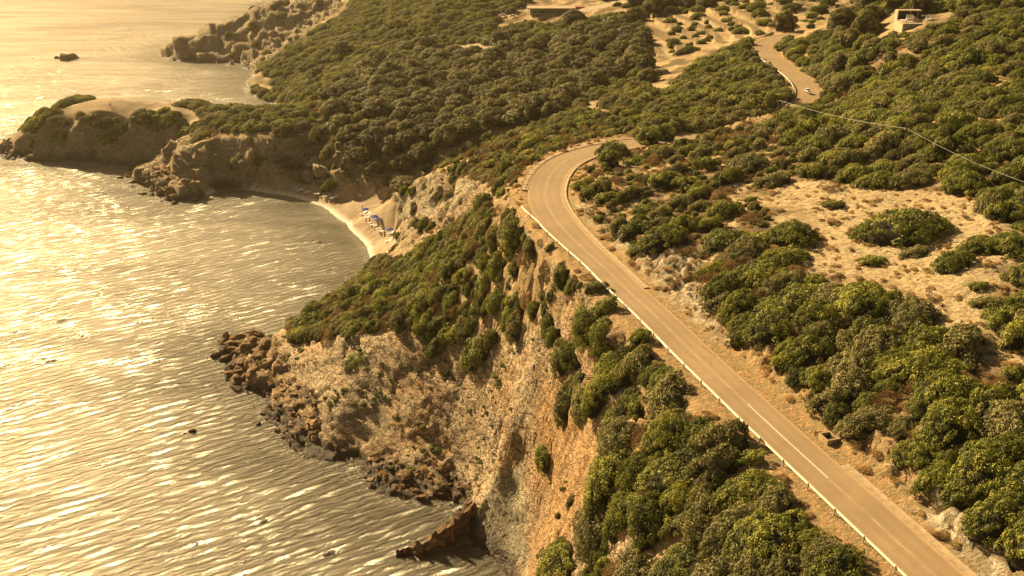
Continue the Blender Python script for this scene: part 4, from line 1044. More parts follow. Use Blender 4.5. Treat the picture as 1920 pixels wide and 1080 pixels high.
# the dark fin of rock that closes the inlet
def fin(pts, label, wd, seed):
    c = [Vector(p) for p in pts]; n = 56; bm = bmesh.new(); rows = []
    for i in range(n+1):
        t = i/n*(len(c)-1); k = min(int(t), len(c)-2); p = c[k].lerp(c[k+1], t-k); d = (c[k+1]-c[k]); d.z = 0; d.normalize(); s_ = Vector((d.y, -d.x, 0))
        row = []
        for j in range(15):
            u = j/14*2-1; h_ = max(0, 1-abs(u)**1.2); w_ = wd*(.5+.5*min(1, p.z/2.5))
            q = Vector((p.x, p.y, -.8))+s_*(u*w_+.35*h_*p.z)+Vector((0, 0, (p.z+.8)*h_))
            nz = float(fbm(np.array([q.x*.9+seed]), np.array([q.y*.9]), np.array([q.z*.6]), 4)[0]); st = float(perlin(np.array([(q.x+q.y)*1.6]), np.array([q.z*.3]), seed)[0])
            q += s_*(nz*1.5+st*.5)+Vector((nz*.4, 0, nz*1.3*h_+abs(st)*1.6*h_)); row.append(bm.verts.new(q))
        rows.append(row)
    for i in range(n):
        for j in range(14): bm.faces.new((rows[i][j], rows[i][j+1], rows[i+1][j+1], rows[i+1][j]))
    o = link('rock_fin', bm, M_bould); tag(o, label, 'rock'); return o
a0 = P(742, 1036, 0); a1 = P(790, 1035, 0); a2 = P(835, 1010, 0); a3 = P(870, 985, 0); a4 = P(905, 965, 0)
fin([(a0[0], a0[1], .2), (a1[0], a1[1], 1.3), (a2[0], a2[1], 2.2), (a3[0], a3[1], 3.4), (a4[0], a4[1], 3.6)], 'long dark fin of rock running into the sea across the inlet', 1.7, 3)
# ================================================================== vegetation
def mat_leaf(name, dark, mid, light, trans=.25, rough=.6):
    t = NT(name)
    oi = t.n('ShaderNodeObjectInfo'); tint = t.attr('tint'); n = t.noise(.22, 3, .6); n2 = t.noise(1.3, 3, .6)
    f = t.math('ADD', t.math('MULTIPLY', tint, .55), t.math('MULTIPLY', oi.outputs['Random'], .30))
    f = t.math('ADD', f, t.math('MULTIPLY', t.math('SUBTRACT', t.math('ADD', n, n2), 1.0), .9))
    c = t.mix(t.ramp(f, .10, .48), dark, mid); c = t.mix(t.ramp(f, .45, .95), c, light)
    t.put(t.bs.inputs['Base Color'], c); t.bs.inputs['Roughness'].default_value = rough; t.bs.inputs['Specular IOR Level'].default_value = .35
    tr = t.n('ShaderNodeBsdfTranslucent'); t.l(c, tr.inputs[0]); ms = t.n('ShaderNodeMixShader'); ms.inputs[0].default_value = trans
    t.l(t.bs.outputs[0], ms.inputs[1]); t.l(tr.outputs[0], ms.inputs[2]); t.l(ms.outputs[0], t.out.inputs[0])
    return t.m
ML_GREEN = mat_leaf('shrub_leaves', (.045, .058, .009), (.19, .205, .028), (.50, .48, .09))
ML_OLIVE = mat_leaf('grey_green_leaves', (.10, .095, .034), (.24, .22, .075), (.46, .41, .17))
ML_DRY = mat_leaf('dry_twigs', (.12, .072, .032), (.26, .165, .075), (.42, .29, .14), .2, .8)
ML_TREE = mat_leaf('tree_leaves', (.055, .055, .015), (.16, .145, .038), (.38, .33, .10))
ML_GOLD = mat_leaf('golden_grass', (.26, .17, .07), (.48, .33, .14), (.68, .50, .25), .3, .8)
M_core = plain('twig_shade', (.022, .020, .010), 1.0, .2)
M_bark = plain('bark', (.13, .095, .06), .9, .3, 3, bump=.05)

def lump(nrs, seed, R, Hh, nclump, crad, nleaf, leaf, spiky=0.0, wind=0.0, hole=0.0, core=True, z0=0.0, thin=.62):
    """a mound of leaf clumps: returns coords, quads, tint, is-core flags"""
    r = np.random.RandomState(seed)
    cs = []
    lob = r.rand(5)*6.28
    for k in range(nclump):
        for _ in range(30):
            a = r.rand()*6.2832; u = r.rand()**.62
            ed = 1+.16*math.sin(2*a+lob[0])+.11*math.sin(3*a+lob[1])+.07*math.sin(5*a+lob[2])
            x, y = R*u*ed*math.cos(a), R*u*ed*math.sin(a)
            top = Hh*math.sqrt(max(0, 1-u*u*.93))*(1+.22*math.sin(a*2+lob[3])*u)
            z = top*(1 if r.rand() < .72 else r.rand())
            c = np.array([x, y, z+z0])
            if all(np.linalg.norm(c-q[0]) > crad*.72 for q in cs): break
        cs.append((c, crad*(.7+.7*r.rand()), r.rand()))
    P_, T_ = [], []
    cen = np.array([0, 0, Hh*.15+z0])
    for c, cr, tn in cs:
        if r.rand() < hole: continue
        n = int(nleaf*(cr/crad)**2)
        d = r.normal(size=(n, 3)); d /= np.linalg.norm(d, axis=1)[:, None]
        out = (c-cen)/ (np.linalg.norm(c-cen)+1e-6)
        d = np.where((d@out < -.35)[:, None], -d, d)
        d[:, 2] = np.where(d[:, 2] < -.3, -d[:, 2]*.5, d[:, 2]); d /= np.linalg.norm(d, axis=1)[:, None]
        rad = cr*(.75+.35*r.rand(n)); p = c+d*rad[:, None]*np.array([1, 1, .85])
        nn = d*.75+r.normal(size=(n, 3))*.42+np.array([0, 0, .25]); nn /= np.linalg.norm(nn, axis=1)[:, None]
        t1 = np.cross(nn, r.normal(size=(n, 3))); t1 /= np.linalg.norm(t1, axis=1)[:, None]+1e-9
        if spiky: t1 = t1*(1-spiky)+d*spiky; t1 /= np.linalg.norm(t1, axis=1)[:, None]
        t2 = np.cross(nn, t1); t2 /= np.linalg.norm(t2, axis=1)[:, None]+1e-9
        L = leaf*(.7+.7*r.rand(n))[:, None]; Wd = L*thin
        q = np.stack([p-t1*L*.5, p+t2*Wd*.5-t1*L*.05, p+t1*L*.6+nn*L*.12, p-t2*Wd*.5-t1*L*.05], 1)
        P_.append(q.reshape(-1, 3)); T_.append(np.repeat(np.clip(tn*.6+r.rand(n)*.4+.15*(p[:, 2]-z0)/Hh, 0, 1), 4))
    V = np.concatenate(P_); T = np.concatenate(T_); F = np.arange(len(V)).reshape(-1, 4); M = np.zeros(len(F), int)
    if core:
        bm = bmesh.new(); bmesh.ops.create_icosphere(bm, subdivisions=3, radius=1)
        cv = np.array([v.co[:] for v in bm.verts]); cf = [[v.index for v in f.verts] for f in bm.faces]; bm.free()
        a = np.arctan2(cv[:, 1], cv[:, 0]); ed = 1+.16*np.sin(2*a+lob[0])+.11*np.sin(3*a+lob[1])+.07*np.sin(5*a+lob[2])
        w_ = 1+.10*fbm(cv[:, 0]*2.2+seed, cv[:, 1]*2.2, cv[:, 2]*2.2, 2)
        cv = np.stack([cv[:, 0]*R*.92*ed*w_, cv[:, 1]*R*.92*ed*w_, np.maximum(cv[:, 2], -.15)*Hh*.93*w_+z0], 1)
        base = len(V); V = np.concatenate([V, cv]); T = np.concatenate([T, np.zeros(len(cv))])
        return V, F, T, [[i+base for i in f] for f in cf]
    return V, F, T, []
def lump_mesh(name, mats, *a, **k):
    V, F, T, C = lump(None, *a, **k)
    if k.get('wind'):
        V = V.copy(); V[:, 0] += k['wind']*V[:, 2]
    me = bpy.data.meshes.new(name)
    nf = len(F)+len(C); me.vertices.add(len(V)); me.vertices.foreach_set('co', V.astype(np.float32).ravel())
    li = np.concatenate([F.ravel(), np.array(C, int).ravel()]).astype(np.int32)
    me.loops.add(len(li)); me.loops.foreach_set('vertex_index', li)
    st = np.concatenate([np.arange(0, F.size, 4), F.size+np.arange(0, 3*len(C), 3)]).astype(np.int32)
    me.polygons.add(nf); me.polygons.foreach_set('loop_start', st); me.polygons.foreach_set('loop_total', np.array([4]*len(F)+[3]*len(C), np.int32))
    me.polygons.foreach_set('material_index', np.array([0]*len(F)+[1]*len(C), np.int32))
    me.polygons.foreach_set('use_smooth', np.array([False]*len(F)+[True]*len(C)))
    me.update(calc_edges=True)
    at = me.attributes.new('tint', 'FLOAT', 'POINT'); at.data.foreach_set('value', T.astype(np.float32))
    for m in mats: me.materials.append(m)
    return me
#               seed R  H  nclump crad nleaf leaf
MESH = dict(
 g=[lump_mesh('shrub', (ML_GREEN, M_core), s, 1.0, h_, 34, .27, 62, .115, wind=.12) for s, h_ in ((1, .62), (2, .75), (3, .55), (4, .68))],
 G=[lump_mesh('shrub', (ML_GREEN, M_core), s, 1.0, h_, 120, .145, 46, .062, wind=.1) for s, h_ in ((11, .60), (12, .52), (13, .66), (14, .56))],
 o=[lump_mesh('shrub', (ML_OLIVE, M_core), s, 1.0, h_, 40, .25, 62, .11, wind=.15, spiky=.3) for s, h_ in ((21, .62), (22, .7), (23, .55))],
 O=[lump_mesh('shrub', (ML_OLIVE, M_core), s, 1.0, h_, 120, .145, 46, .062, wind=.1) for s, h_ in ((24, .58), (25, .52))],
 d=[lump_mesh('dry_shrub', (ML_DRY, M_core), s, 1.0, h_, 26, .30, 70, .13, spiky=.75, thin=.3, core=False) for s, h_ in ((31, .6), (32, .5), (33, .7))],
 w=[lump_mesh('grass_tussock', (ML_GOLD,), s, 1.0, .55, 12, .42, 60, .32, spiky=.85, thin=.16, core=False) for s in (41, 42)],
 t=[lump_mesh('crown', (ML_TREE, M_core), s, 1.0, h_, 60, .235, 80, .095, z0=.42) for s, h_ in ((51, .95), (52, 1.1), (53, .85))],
)
def trunk_mesh(seed):
    r_ = random.Random(seed); bm = bmesh.new()
    tube(bm, [(0, 0, -.15), (.02, .01, .2), (.05*r_.random(), .04, .5), (.05, .02, .8)], .085, 7, .045)
    for k in range(5):
        a = k*1.26+r_.random(); tube(bm, [(0, 0, .3+.05*k), (.25*math.cos(a), .25*math.sin(a), .62), (.5*math.cos(a), .5*math.sin(a), .9)], .04, 5, .015)
    me = bpy.data.meshes.new('trunk'); bm.to_mesh(me); bm.free(); me.materials.append(M_bark); return me
TRUNK = [trunk_mesh(k) for k in range(3)]

# where things grow: outline in the photo traced onto the ground
# name, outline, target cover spacing factor, radius range, mix of kinds, label words
REG = [
 ('lo', [(1046,1090),(1042,1035),(1075,985),(1125,930),(1145,850),(1160,808),(1250,765),(1325,762),(1362,800),(1392,845),(1425,872),(1462,885),(1520,945),(1590,1025),(1650,1090),(1700,1200),(1040,1200)], .52, (1.0, 3.2), 'GGGOod', 'in the dense thicket between the guardrail and the cliff at the bottom'),
 ('le', [(1066,640),(1052,600),(1062,560),(1100,560),(1150,580),(1200,630),(1245,690),(1282,722),(1268,752),(1205,775),(1160,800),(1140,790),(1062,755),(1085,690)], .50, (1.1, 2.6), 'GGgo', 'in the thicket beside the middle of the guardrail, above the rock bowl'),
 ('ri', [(1330,560),(1325,520),(1345,490),(1380,440),(1430,445),(1500,480),(1512,520),(1600,520),(1655,530),(1705,560),(1735,590),(1765,650),(1850,700),(1930,700),(1990,780),(1960,840),(1830,825),(1690,805),(1560,795),(1500,748),(1420,690),(1385,650),(1345,605)], .58, (1.3, 3.6), 'GGGOGogd', 'in the big thicket right of the straight road'),
 ('rb', [(1685,852),(1760,835),(1840,828),(1980,838),(2080,900),(2060,1080),(1960,1060),(1880,990),(1820,930),(1750,905),(1700,880)], .56, (1.4, 3.0), 'GGGg', 'in the thicket at the lower right corner'),
 ('rm', [(1830,575),(1850,600),(1930,640),(1990,640),(1980,540),(1905,570)], .6, (1.0, 2.2), 'Ggo', 'in the clump at the right edge of the dry field'),
 ('mx', [(1075,330),(1130,285),(1200,262),(1300,250),(1420,245),(1475,270),(1500,330),(1440,345),(1370,345),(1440,400),(1420,440),(1340,400),(1345,480),(1300,480),(1230,440),(1190,470),(1150,440),(1100,400),(1072,372)], 1.12, (.5, 1.9), 'ggodow', 'in the open scrub on the inside of the near bend'),
 ('be', [(985,290),(1040,265),(1100,245),(1190,235),(1190,252),(1130,258),(1060,275),(1010,300),(960,345),(968,400),(1010,440),(1060,500),(1130,545),(1100,560),(1060,555),(1010,480),(960,440),(930,390),(930,340),(900,330),(850,335),(790,325),(830,300),(900,280)], .78, (.5, 1.6), 'goowdg', 'on the golden slope outside the near bend'),
 ('sl', [(742,478),(790,465),(830,430),(870,405),(910,380),(950,400),(1000,450),(1050,500),(1062,560),(1050,592),(960,590),(900,590),(820,596),(740,600),(660,620),(600,630),(545,620),(560,600),(605,578),(680,518)], .54, (.6, 2.1), 'ggGodoGd', 'on the slope above the rock bowl'),
 ('hs', [(1500,200),(1560,150),(1640,120),(1680,90),(1760,30),(1830,-30),(2080,-40),(2080,600),(1930,560),(1930,440),(1835,395),(1830,345),(1700,345),(1600,330),(1500,325),(1470,260),(1450,230)], .70, (1.3, 3.3), 'gGoGGo', 'on the hillside at the upper right'),
 ('hu', [(1560,52),(1600,0),(1640,-60),(1850,-60),(1800,0),(1730,60),(1670,100),(1600,140),(1555,150),(1480,105),(1462,80),(1500,70)], .64, (1.3, 3.2), 'gGoGt', 'on the slope above the upper road bend'),
 ('in', [(1190,235),(1240,190),(1300,130),(1330,110),(1400,75),(1405,95),(1440,130),(1480,170),(1478,200),(1440,215),(1350,232),(1200,262)], .66, (1.0, 2.5), 'gGoog', 'in the scrub between the two road bends'),
 ('vb', [(1100,180),(1190,140),(1235,185),(1190,235),(1100,245),(1040,262),(985,290),(900,280),(830,300),(880,250),(980,240),(1050,215)], .7, (1.2, 2.6), 'goGd', 'on the rise between the valley trees and the near bend'),
 ('vt', [(700,120),(760,90),(900,70),(960,40),(1060,35),(1160,20),(1210,30),(1200,110),(1235,185),(1190,140),(1100,180),(1050,215),(980,240),(880,250),(800,300),(740,330),(700,300),(640,250),(620,180)], .70, (1.5, 4.2), 'ttt', 'in the wooded valley behind the headland'),
 ('cs', [(330,185),(400,172),(480,160),(620,180),(640,250),(700,300),(715,338),(650,315),(640,262),(560,240),(450,245),(380,250),(330,225),(395,228),(350,205)], .66, (1.4, 3.2), 'gGood', 'on the slope above the shaded cove'),
 ('fh', [(490,128),(560,75),(640,30),(700,-40),(1010,-40),(985,0),(940,30),(900,70),(760,90),(700,120),(620,180),(520,158)], .66, (1.5, 3.8), 'tgGo', 'on the far hazy hillside at the top'),
 ('ft', [(1120,-30),(1210,-30),(1300,-30),(1560,-30),(1560,30),(1500,60),(1440,64),(1380,60),(1300,90),(1210,112),(1200,60)], 1.9, (1.2, 3.0), 'tGg', 'around the far bare terraces'),
 ('rt', [(1180,-30),(1350,-30),(1330,18),(1200,22)], .7, (2.2, 4.5), 't', 'in the row of trees at the top edge'),
 ('pl', [(110,182),(170,172),(262,170),(255,180),(170,186),(115,200)], .45, (1.3, 2.8), 'G', 'on the seaward rim of the bare headland'),
 ('pf', [(30,235),(100,205),(170,206),(255,206),(320,206),(345,225),(330,245),(290,235),(240,232),(180,238),(120,250),(60,255)], .50, (1.1, 2.8), 'gG', 'on the front edge of the bare headland'),
 ('nk', [(312,186),(340,172),(420,164),(480,154),(480,158),(400,170),(345,182)], .6, (1.0, 2.2), 'G', 'along the seaward side of the far path'),
 ('cc', [(440,262),(560,250),(700,340),(560,345),(440,335)], 1.15, (.7, 2.6), 'gGo', 'clinging to the shaded cove cliff'),
 ('rc', [(745,350),(838,318),(905,330),(905,372),(830,430),(760,470),(725,400)], 2.0, (.6, 1.5), 'go', 'clinging to the pale cliff above the near loungers'),
 ('fc', [(320,60),(520,0),(640,-10),(640,20),(540,90),(430,90)], 3.6, (1.2, 2.6), 'oG', 'on the bare cliff of the far headland'),
 ('bw', [(640,622),(820,594),(1045,580),(1075,700),(1060,760),(1010,700),(900,660),(760,650),(660,650)], 2.3, (.45, 1.2), 'godd', 'on the upper part of the rock bowl'),
 ('sp', [(1060,760),(1145,800),(1150,850),(1120,930),(1062,990),(1042,1080),(1000,1080),(1020,900)], 2.1, (.3, .75), 'od', 'on the orange spur beside the thicket'),
]
REGW = []
for nm, pts, f, rr, mixk, words in REG:
    zz = []
    for p in pts:
        # outlines are traced on the smooth ground; clamp to points that exist
        q = hit(max(-160, min(2080, p[0])), max(-60, p[1])) if True else None
        if q is not None: zz.append((q[0], q[1]))
    REGW.append((nm, zz, f, rr, mixk, words))

def clear_of_things(x, y, r):
    d, _ = dist_poly(np.array([x]), np.array([y]), rd2); return d[0]
rd2 = [tuple(map(float, q)) for q in ROAD[::6]]
rdg, _ = dist_poly(HX, HY, rd2)
KEEP = [(hs.location.x, hs.location.y+4, 8), (hs.location.x, hs.location.y-4, 4), (rb.location.x+2, rb.location.y+1, 13)]
for px, py, r in [(956, 361, 2.2), (970, 302, 2.0), (1119, 208, 2.6), (1112, 198, 2.2), (1130, 212, 1.6), (955, 385, 2.0), (205, 200, 3), (960, 33, 5), (978, 36, 6), (942, 31, 4)]:
    q = hit(px, py); KEEP.append((q[0], q[1], r))
for zc in (Z_COURT, Z_LAWN, Z_LOT, Z_RUIN, Z_PATH, Z_PLAT, Z_NECK, Z_TERR): pass
def mask_of(z): return inpoly(HX, HY, z)
NOGO = np.zeros(HX.shape, bool)
for z_ in (Z_COURT, Z_LAWN, Z_LOT, Z_RUIN, Z_PATH, Z_PLAT, Z_NECK, Z_BEACH): NOGO |= mask_of(z_)
NOGO = blur(NOGO.astype(float), 0.8)
FIELDM = blur((mask_of(Z_FIELD) | mask_of(Z_BARE2)).astype(float), .8)
SLG = np.hypot(*np.gradient(H))
def cell(G, x, y): return float(G[min(max(int(round((y-GY0)/GS)), 0), G.shape[0]-1), min(max(int(round((x-GX0)/GS)), 0), G.shape[1]-1)])

placed = []; HASH = {}; CELL = 4.0
def near(x, y):
    i, j = int(x//CELL), int(y//CELL)
    for a in (-2, -1, 0, 1, 2):
        for b in (-2, -1, 0, 1, 2):
            for q in HASH.get((i+a, j+b), ()): yield q
def add(x, y, r, kind, words, hfac=1.0, own=None, rot=None, sx=1.0):
    t_ = dict(x=x, y=y, r=r, k=kind, w=words, h=hfac, own=own, rot=rot, sx=sx); placed.append(t_); HASH.setdefault((int(x//CELL), int(y//CELL)), []).append((x, y, r))
rv = random.Random(5)
# single shrubs one can point at (photo pixel of the foot centre, half width in pixels)
KEY = [
 (1693,447,76,'G',1.05,'big rounded green shrub standing alone in the middle of the dry field'),
 (1714,480,26,'o',.8,'low olive shrub at the foot of the big round one in the dry field'),
 (1633,496,22,'g',.8,'small dark shrub alone in the dry field, left of centre'),
 (1787,500,42,'G',1.1,'rounded shrub at the right of the dry field, in front of the long one'),
 (1835,470,38,'G',1.0,'left half of the long shrub at the right edge of the dry field'),
 (1893,472,46,'G',1.0,'right half of the long shrub at the right edge of the dry field'),
 (1833,542,17,'g',1.0,'small round shrub alone near the right edge of the dry field'),
 (1853,572,28,'o',1.0,'brownish rounded shrub above the clump at the right edge'),
 (1800,655,52,'o',.9,'hazy pale brown shrub at the right end of the big thicket'),
 (1883,410,30,'g',1.2,'dark upright shrub at the right edge above the dry field'),
 (1862,378,40,'G',1.0,'broad green shrub above the dark one at the right edge'),
 (1562,388,20,'g',.8,'small two-toned shrub at the top of the dry field'),
 (1560,360,16,'d',.8,'dry golden bush just above the small shrub at the top of the field'),
 (1355,405,36,'G',1.3,'dark leaning shrub at the head of the big thicket'),
 (1487,452,50,'G',1.1,'large rounded shrub at the upper left corner of the dry field'),
 (1400,470,44,'O',1.1,'pale rounded shrub below the leaning one in the big thicket'),
 (1355,455,46,'G',.9,'wide shrub below the leaning dark one'),
 (1101,372,15,'g',1.5,'single round dark shrub beside the kerb of the near bend'),
 (1322,322,21,'g',1.5,'dark upright shrub among dry grass right of the near bend'),
 (1290,358,25,'g',1.2,'dark shrub in the middle of the open scrub'),
 (1312,372,22,'g',1.4,'tall rounded shrub left of the bare patch'),
 (1397,318,44,'O',.75,'broad pale green shrub in golden grass right of the near bend'),
 (1450,345,30,'o',.8,'speckled low shrub above the bare patch'),
 (1245,460,42,'G',1.1,'large green shrub above the rocky road bank'),
 (1192,440,28,'g',1.1,'left neighbour of the large shrub above the road bank'),
 (1198,470,20,'g',.9,'small dark shrub at the lip of the road bank'),
 (1145,292,30,'g',1.2,'dark shrub on the inner edge of the near bend'),
 (1250,352,28,'g',1.1,'dark green shrub halfway up the open scrub'),
 (1522,330,26,'g',1.3,'dark upright shrub at the top left of the dry field'),
 (973,452,25,'g',1.6,'dark rounded shrub beside the upper end of the long guardrail'),
 (1097,765,36,'O',1.0,'pale shrub hanging over the head of the orange spur'),
 (1212,268,26,'g',1.5,'dark shrub hiding the road where it leaves the near bend'),
 (1240,262,24,'g',1.3,'round shrub beside the one hiding the road'),
 (1165,802,26,'O',1.1,'loose pale shrub at the notch between the two thickets'),
 (895,662,38,'g',.7,'large dark patch of shrub on the upper right of the rock bowl'),
 (820,655,22,'g',.8,'dark shrub left of the large dark patch in the rock bowl'),
 (668,680,22,'g',.7,'small bright green shrub on the orange rib of the headland'),
 (620,640,16,'d',1.2,'dark dry bush on the headland rim'),
 (575,612,26,'g',1.0,'green shrub at the seaward end of the headland slope'),
 (1022,872,24,'g',.8,'green shrub clinging to the orange spur above the inlet'),
 (1740,135,40,'G',1.1,'large shrub in front of the hillside house'),
]
for px, py, wpx, k, hf, lb in KEY:
    q = hit(px, py)
    if q is None: continue
    zc = q[1]*cp-(q[2]-CZ)*sp; add(q[0], q[1], wpx*zc/FOC, k, lb, hf, own=lb)
for nm, zz, f, (r0, r1), mixk, words in REGW:
    x0, x1 = min(p[0] for p in zz), max(p[0] for p in zz); y0, y1 = min(p[1] for p in zz), max(p[1] for p in zz)
    PM = inpoly(HX, HY, zz)
    area = max(30., PM.sum()*GS*GS); n_try = int(area*9/(r0+.35*(r1-r0))**2*min(1, 1/f)); n_try = min(n_try, 16000)
    for _ in range(n_try):
        x, y = rv.uniform(x0, x1), rv.uniform(y0, y1)
        frac = _/n_try
        r = r0+(r1-r0)*max(0, (1-frac*1.15))*rv.uniform(.6, 1) if rv.random() < .75 else r0+(r1-r0)*rv.random()**2
        sh = 1+.42*r/(CZ-40 if y < 300 else 75); xs_, ys_ = x*sh, y*sh     # the crown, not the foot, fills the traced outline
        if not cell(PM, xs_, ys_): continue
        if cell(rdg, x, y) < (3.9+r*.9 if nm == 'lo' else 3.3+r*.85 if nm == 'le' else 2.9+r*.75 if nm in ('be', 'in', 'hu') else 3.6+r*.9+(1.6 if nm in ('ri', 'rb', 'mx') else 0)): continue
        if cell(NOGO, x, y) > .2 or (cell(FIELDM, xs_, ys_) > .3 and nm not in ('mx',)): continue
        if nm not in ('bw', 'cc', 'rc', 'fc', 'sp', 'cs', 'pf') and cell(SLG, x, y) > (5.5 if nm in ('lo', 'le') else 5 if nm in ('sl', 'be') else 1.4): continue
        if cell(CD, x, y) < 1.5+r*.6 or not cell(LAND, x, y): continue
        if any((x-a)**2+(y-b)**2 < (c+r*.8)**2 for a, b, c in KEEP): continue
        z = top_z(x, y); u, v, zc = proj(x, y, z)
        if u < -140 or u > 2060 or v < -70 or v > 1260: continue
        if any((x-a)**2+(y-b)**2 < (f*(r+c))**2 for a, b, c in near(x, y)): continue
        k = mixk[rv.randrange(len(mixk))]
        if k == 'G' and r < 1.2: k = 'g'
        if k == 'O' and r < 1.2: k = 'o'
        if k == 'g' and r > 2.6: k = 'G'
        if k == 'o' and r > 2.6: k = 'O'
        if k in 'dw': r = min(r, 1.2)
        add(x, y, r, k, words, rv.uniform(.95, 1.6) if nm != 'vt' else rv.uniform(.75, 1.05))
def kindname(k): return {'g': 'shrub', 'G': 'shrub', 'o': 'shrub', 'O': 'shrub', 'd': 'dry_shrub', 'w': 'grass_tussock', 't': 'tree'}[k]
cnt = {}
for t_ in placed:
    z = top_z(t_['x'], t_['y']); u, v, zc = proj(t_['x'], t_['y'], z); t_['z'] = z; t_['app'] = t_['r']/zc*FOC
    vis = (-t_['app'] < u < 1920+t_['app']) and (-10 < v < 1080+t_['app'])
    # hidden behind nearer ground?
    tt = np.linspace(.08, .97, 60); hx, hy = t_['x']*tt, t_['y']*tt; hz_ = CZ+(z+t_['r']*.9-CZ)*tt
    if (samp(H, hx, hy) > hz_+.2).any(): vis = False
    t_['vis'] = vis
placed = [t_ for t_ in placed if t_['vis'] or t_['y'] < 420]
for t_ in placed: cnt[t_['k']] = cnt.get(t_['k'], 0)+1
print('PLANTS', len(placed), cnt)

DESC = {'g': 'green shrub', 'G': 'broad green shrub', 'o': 'grey-green shrub', 'O': 'broad grey-green shrub', 'd': 'dry brown shrub', 'w': 'golden grass tussock', 't': 'dark leafy tree'}
LIM = {'shrub': 292, 'dry_shrub': 120, 'tree': 280, 'grass_tussock': 0}
used = {}; rest = {}; SRC = {}
protoT = {}
for t_ in sorted(placed, key=lambda q: (q['own'] is None, not q['vis'], -q['app'])):
    kn = kindname(t_['k']); used[kn] = used.get(kn, 0)
    vi = rv.randrange(len(MESH[t_['k']])); t_['vi'] = vi
    r = t_['r']; hgt = r*t_['h']
    if t_['k'] in 'gGoO': hgt = max(.7, min(hgt, 3.4)) if r < 5 else hgt
    # the wind has pressed the shrubs over: all lean and stretch the same way, give or take
    rot = rv.uniform(-.6, .6)+.5 if t_['k'] in 'gGoO' else rv.uniform(0, 6.28)
    scl = (r*rv.uniform(1.0, 1.25), r*rv.uniform(.8, 1.0), hgt)
    if t_['own']: scl = (r*1.02, r*.85, hgt)
    gz, gy_ = 0, 0
    loc = (t_['x'], t_['y'], t_['z']-.12*r)
    e_ = .6; nx_ = -(ground(t_['x']+e_, t_['y'])-ground(t_['x']-e_, t_['y']))/(2*e_); ny_ = -(ground(t_['x'], t_['y']+e_)-ground(t_['x'], t_['y']-e_))/(2*e_)
    tilt = .75 if t_['k'] != 't' else .0
    nrm = Vector((nx_*tilt, ny_*tilt, 1)).normalized(); qn = Vector((0, 0, 1)).rotation_difference(nrm) @ Matrix.Rotation(rot, 3, 'Z').to_quaternion()
    if kn != 'grass_tussock' and used[kn] < LIM[kn] and t_['vis'] and t_['app'] > 3.2:
        used[kn] += 1
        lb = t_['own'] or (DESC[t_['k']]+' '+t_['w']); gp = None if t_['own'] else DESC[t_['k']]+'s '+t_['w']
        if kn == 'tree':
            o = empty('tree', loc, rot, lb, 'tree', gp); o.scale = scl
            c = bpy.data.objects.new('crown', MESH['t'][vi]); COL.objects.link(c); c.parent = o
            c = bpy.data.objects.new('trunk', TRUNK[vi]); COL.objects.link(c); c.parent = o
        else:
            o = bpy.data.objects.new(kn, MESH[t_['k']][vi]); COL.objects.link(o); o.location = loc; o.rotation_mode = 'QUATERNION'; o.rotation_quaternion = qn; o.scale = scl
            tag(o, lb, 'tree' if kn == 'tree' else 'bush', gp)
            if not t_['own'] : SRC.setdefault((t_['k'], vi), o)
            else: SRC.setdefault((t_['k'], vi), o)
    else:
        if kn == 'tree':      # beyond the counted trees: lower growth of the same wood
            kn = 'shrub'; t_['k'] = 'G'; vi = rv.randrange(4); scl = (r*1.05, r*.95, r*1.25)
        e3 = qn.to_euler(); rest.setdefault(kn, []).append((loc, tuple(e3), scl, t_['k'], vi))
print('INDIV', used, {k: len(v) for k, v in rest.items()})

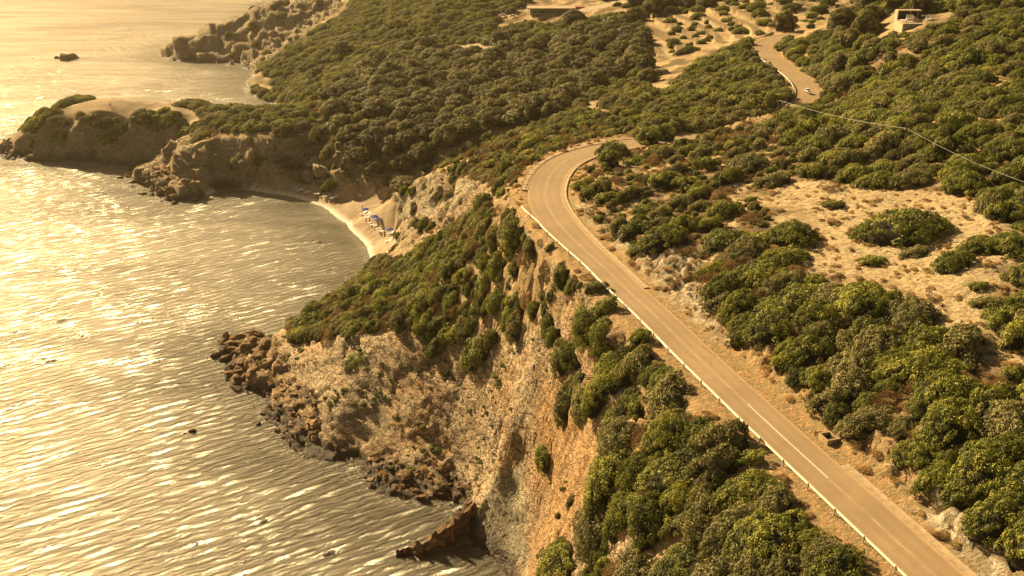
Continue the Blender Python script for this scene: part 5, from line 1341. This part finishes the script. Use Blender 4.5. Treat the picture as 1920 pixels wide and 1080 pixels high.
def scatter(name, items, label, cat, mats, src_mesh):
    """one mass of ground cover: instances of a few plant meshes on points"""
    me = bpy.data.meshes.new(name); n = len(items); me.vertices.add(n)
    me.vertices.foreach_set('co', np.array([i[0] for i in items], np.float32).ravel())
    a = me.attributes.new('erot', 'FLOAT_VECTOR', 'POINT'); a.data.foreach_set('vector', np.array([i[1] for i in items], np.float32).ravel())
    a = me.attributes.new('escl', 'FLOAT_VECTOR', 'POINT'); a.data.foreach_set('vector', np.array([i[2] for i in items], np.float32).ravel())
    keys = sorted({(i[3], i[4]) for i in items}); ix = {k: j for j, k in enumerate(keys)}
    a = me.attributes.new('eidx', 'INT', 'POINT'); a.data.foreach_set('value', np.array([ix[(i[3], i[4])] for i in items], np.int32))
    o = bpy.data.objects.new(name, me); COL.objects.link(o); tag(o, label, cat, None, 'stuff')
    ng = bpy.data.node_groups.new(name, 'GeometryNodeTree'); ng.interface.new_socket('Geometry', in_out='INPUT', socket_type='NodeSocketGeometry'); ng.interface.new_socket('Geometry', in_out='OUTPUT', socket_type='NodeSocketGeometry')
    gi = ng.nodes.new('NodeGroupInput'); go = ng.nodes.new('NodeGroupOutput'); jn = ng.nodes.new('GeometryNodeJoinGeometry')
    def na(nm, ty):
        q = ng.nodes.new('GeometryNodeInputNamedAttribute'); q.data_type = ty; q.inputs[0].default_value = nm; return q.outputs[0]
    for key in keys:
        oi = ng.nodes.new('GeometryNodeObjectInfo'); oi.transform_space = 'ORIGINAL'; oi.inputs['As Instance'].default_value = False
        oi.inputs['Object'].default_value = src_mesh(key)
        ip = ng.nodes.new('GeometryNodeInstanceOnPoints'); cm = ng.nodes.new('FunctionNodeCompare'); cm.data_type = 'INT'; cm.operation = 'EQUAL'
        ng.links.new(na('eidx', 'INT'), cm.inputs[2]); cm.inputs[3].default_value = ix[key]
        ng.links.new(gi.outputs[0], ip.inputs['Points']); ng.links.new(cm.outputs[0], ip.inputs['Selection']); ng.links.new(oi.outputs['Geometry'], ip.inputs['Instance'])
        er = ng.nodes.new('FunctionNodeEulerToRotation'); ng.links.new(na('erot', 'FLOAT_VECTOR'), er.inputs[0]); ng.links.new(er.outputs[0], ip.inputs['Rotation'])
        ng.links.new(na('escl', 'FLOAT_VECTOR'), ip.inputs['Scale']); ng.links.new(ip.outputs[0], jn.inputs[0])
    ng.links.new(jn.outputs[0], go.inputs[0]); md = o.modifiers.new('scatter', 'NODES'); md.node_group = ng
    return o
def src(key):
    if key in SRC: return SRC[key]
    # a plant of this form that really stands in the scene
    o = bpy.data.objects.new('grass_tussock' if key[0] == 'w' else kindname(key[0]), MESH[key[0]][key[1]]); COL.objects.link(o)
    q = hit(*{'w': [(1600, 440), (1560, 420)], 't': [(1010, 60), (1050, 70), (900, 60)], 'd': [(1500, 360), (1330, 390), (1385, 372)]}.get(key[0], [(1380, 300), (1420, 290), (1300, 300), (1330, 280)])[key[1]])
    o.location = (q[0], q[1], top_z(q[0], q[1])-.05); o.scale = (.8, .8, .6)
    tag(o, 'single %s %s' % (DESC[key[0]], ['in the dry grass', 'at the edge of the bare patch', 'among golden grass', 'beside the open scrub'][key[1]]), 'grass' if key[0] == 'w' else 'bush'); SRC[key] = o; return o
if rest.get('shrub'): scatter('shrub_cover', rest['shrub'], 'smaller green shrubs filling the thickets and hillsides', 'shrubs', None, src)
if rest.get('dry_shrub'): scatter('dry_shrub_cover', rest['dry_shrub'], 'small dry brown shrubs scattered through the scrub', 'shrubs', None, src)
if rest.get('tree'):
    scatter('tree_cover', [(l, e_, s, k, v) for l, e_, s, k, v in rest['tree']], 'small leafy trees filling the far valley and hillside', 'trees', None, lambda key: SRC.setdefault(key, None) or mk_tree(key)) if False else None

# dry grass tussocks and small tufts, countless
gr_items = []; 
for _ in range(60000):
    if len(gr_items) > 6500: break
    x, y = rv.uniform(-20, 110), 70+180*rv.random()**1.3
    if cell(rdg, x, y) < 3.9 or not cell(LAND, x, y) or cell(CD, x, y) < 2 or cell(SLG, x, y) > 1.4: continue
    z = top_z(x, y); u, v, zc = proj(x, y, z)
    if not (-60 < u < 1980 and -20 < v < 1150): continue
    fm = cell(FIELDM, x, y)
    if cell(NOGO, x, y) > .3: continue
    inb = inpoly(np.array([x]), np.array([y]), Z_BOWL)[0]
    if inb and rv.random() > .25: continue
    if fm > .5 and rv.random() < .3: continue
    r = rv.uniform(.14, .42)*(1.0 if fm > .5 else 1.25)
    gr_items.append(((x, y, z-.05), (0, 0, rv.uniform(0, 6.28)), (r, r, r*rv.uniform(.7, 1.3)), 'w' if rv.random() < .72 else 'd', rv.randrange(2)))
scatter('dry_grass', gr_items, 'dry golden grass tufts over the field and road banks', 'grass', None, src)
# dark tufts dotted over the rock bowl and spur
tf = []
bz_ = [(q[0], q[1]) for q in Z_BOWL]; x0, x1 = min(p[0] for p in bz_), max(p[0] for p in bz_); y0, y1 = min(p[1] for p in bz_), max(p[1] for p in bz_)
for _ in range(9000):
    if len(tf) > 330: break
    x, y = rv.uniform(x0, x1), rv.uniform(y0, y1)
    if not inpoly(np.array([x]), np.array([y]), Z_BOWL)[0] or cell(CD, x, y) < 4: continue
    if float(fbm(np.array([x/6]), np.array([y/6]), 5, 2)[0]) < .12 and rv.random() < .93: continue
    r = .12+.45*rv.random()**2; z = top_z(x, y)
    tf.append(((x, y, z-.02), (0, 0, rv.uniform(0, 6.28)), (r, r, r*.8), 'g', rv.randrange(3)))
scatter('cliff_tufts', tf, 'small dark tufts dotted over the rock bowl', 'plants', None, src)
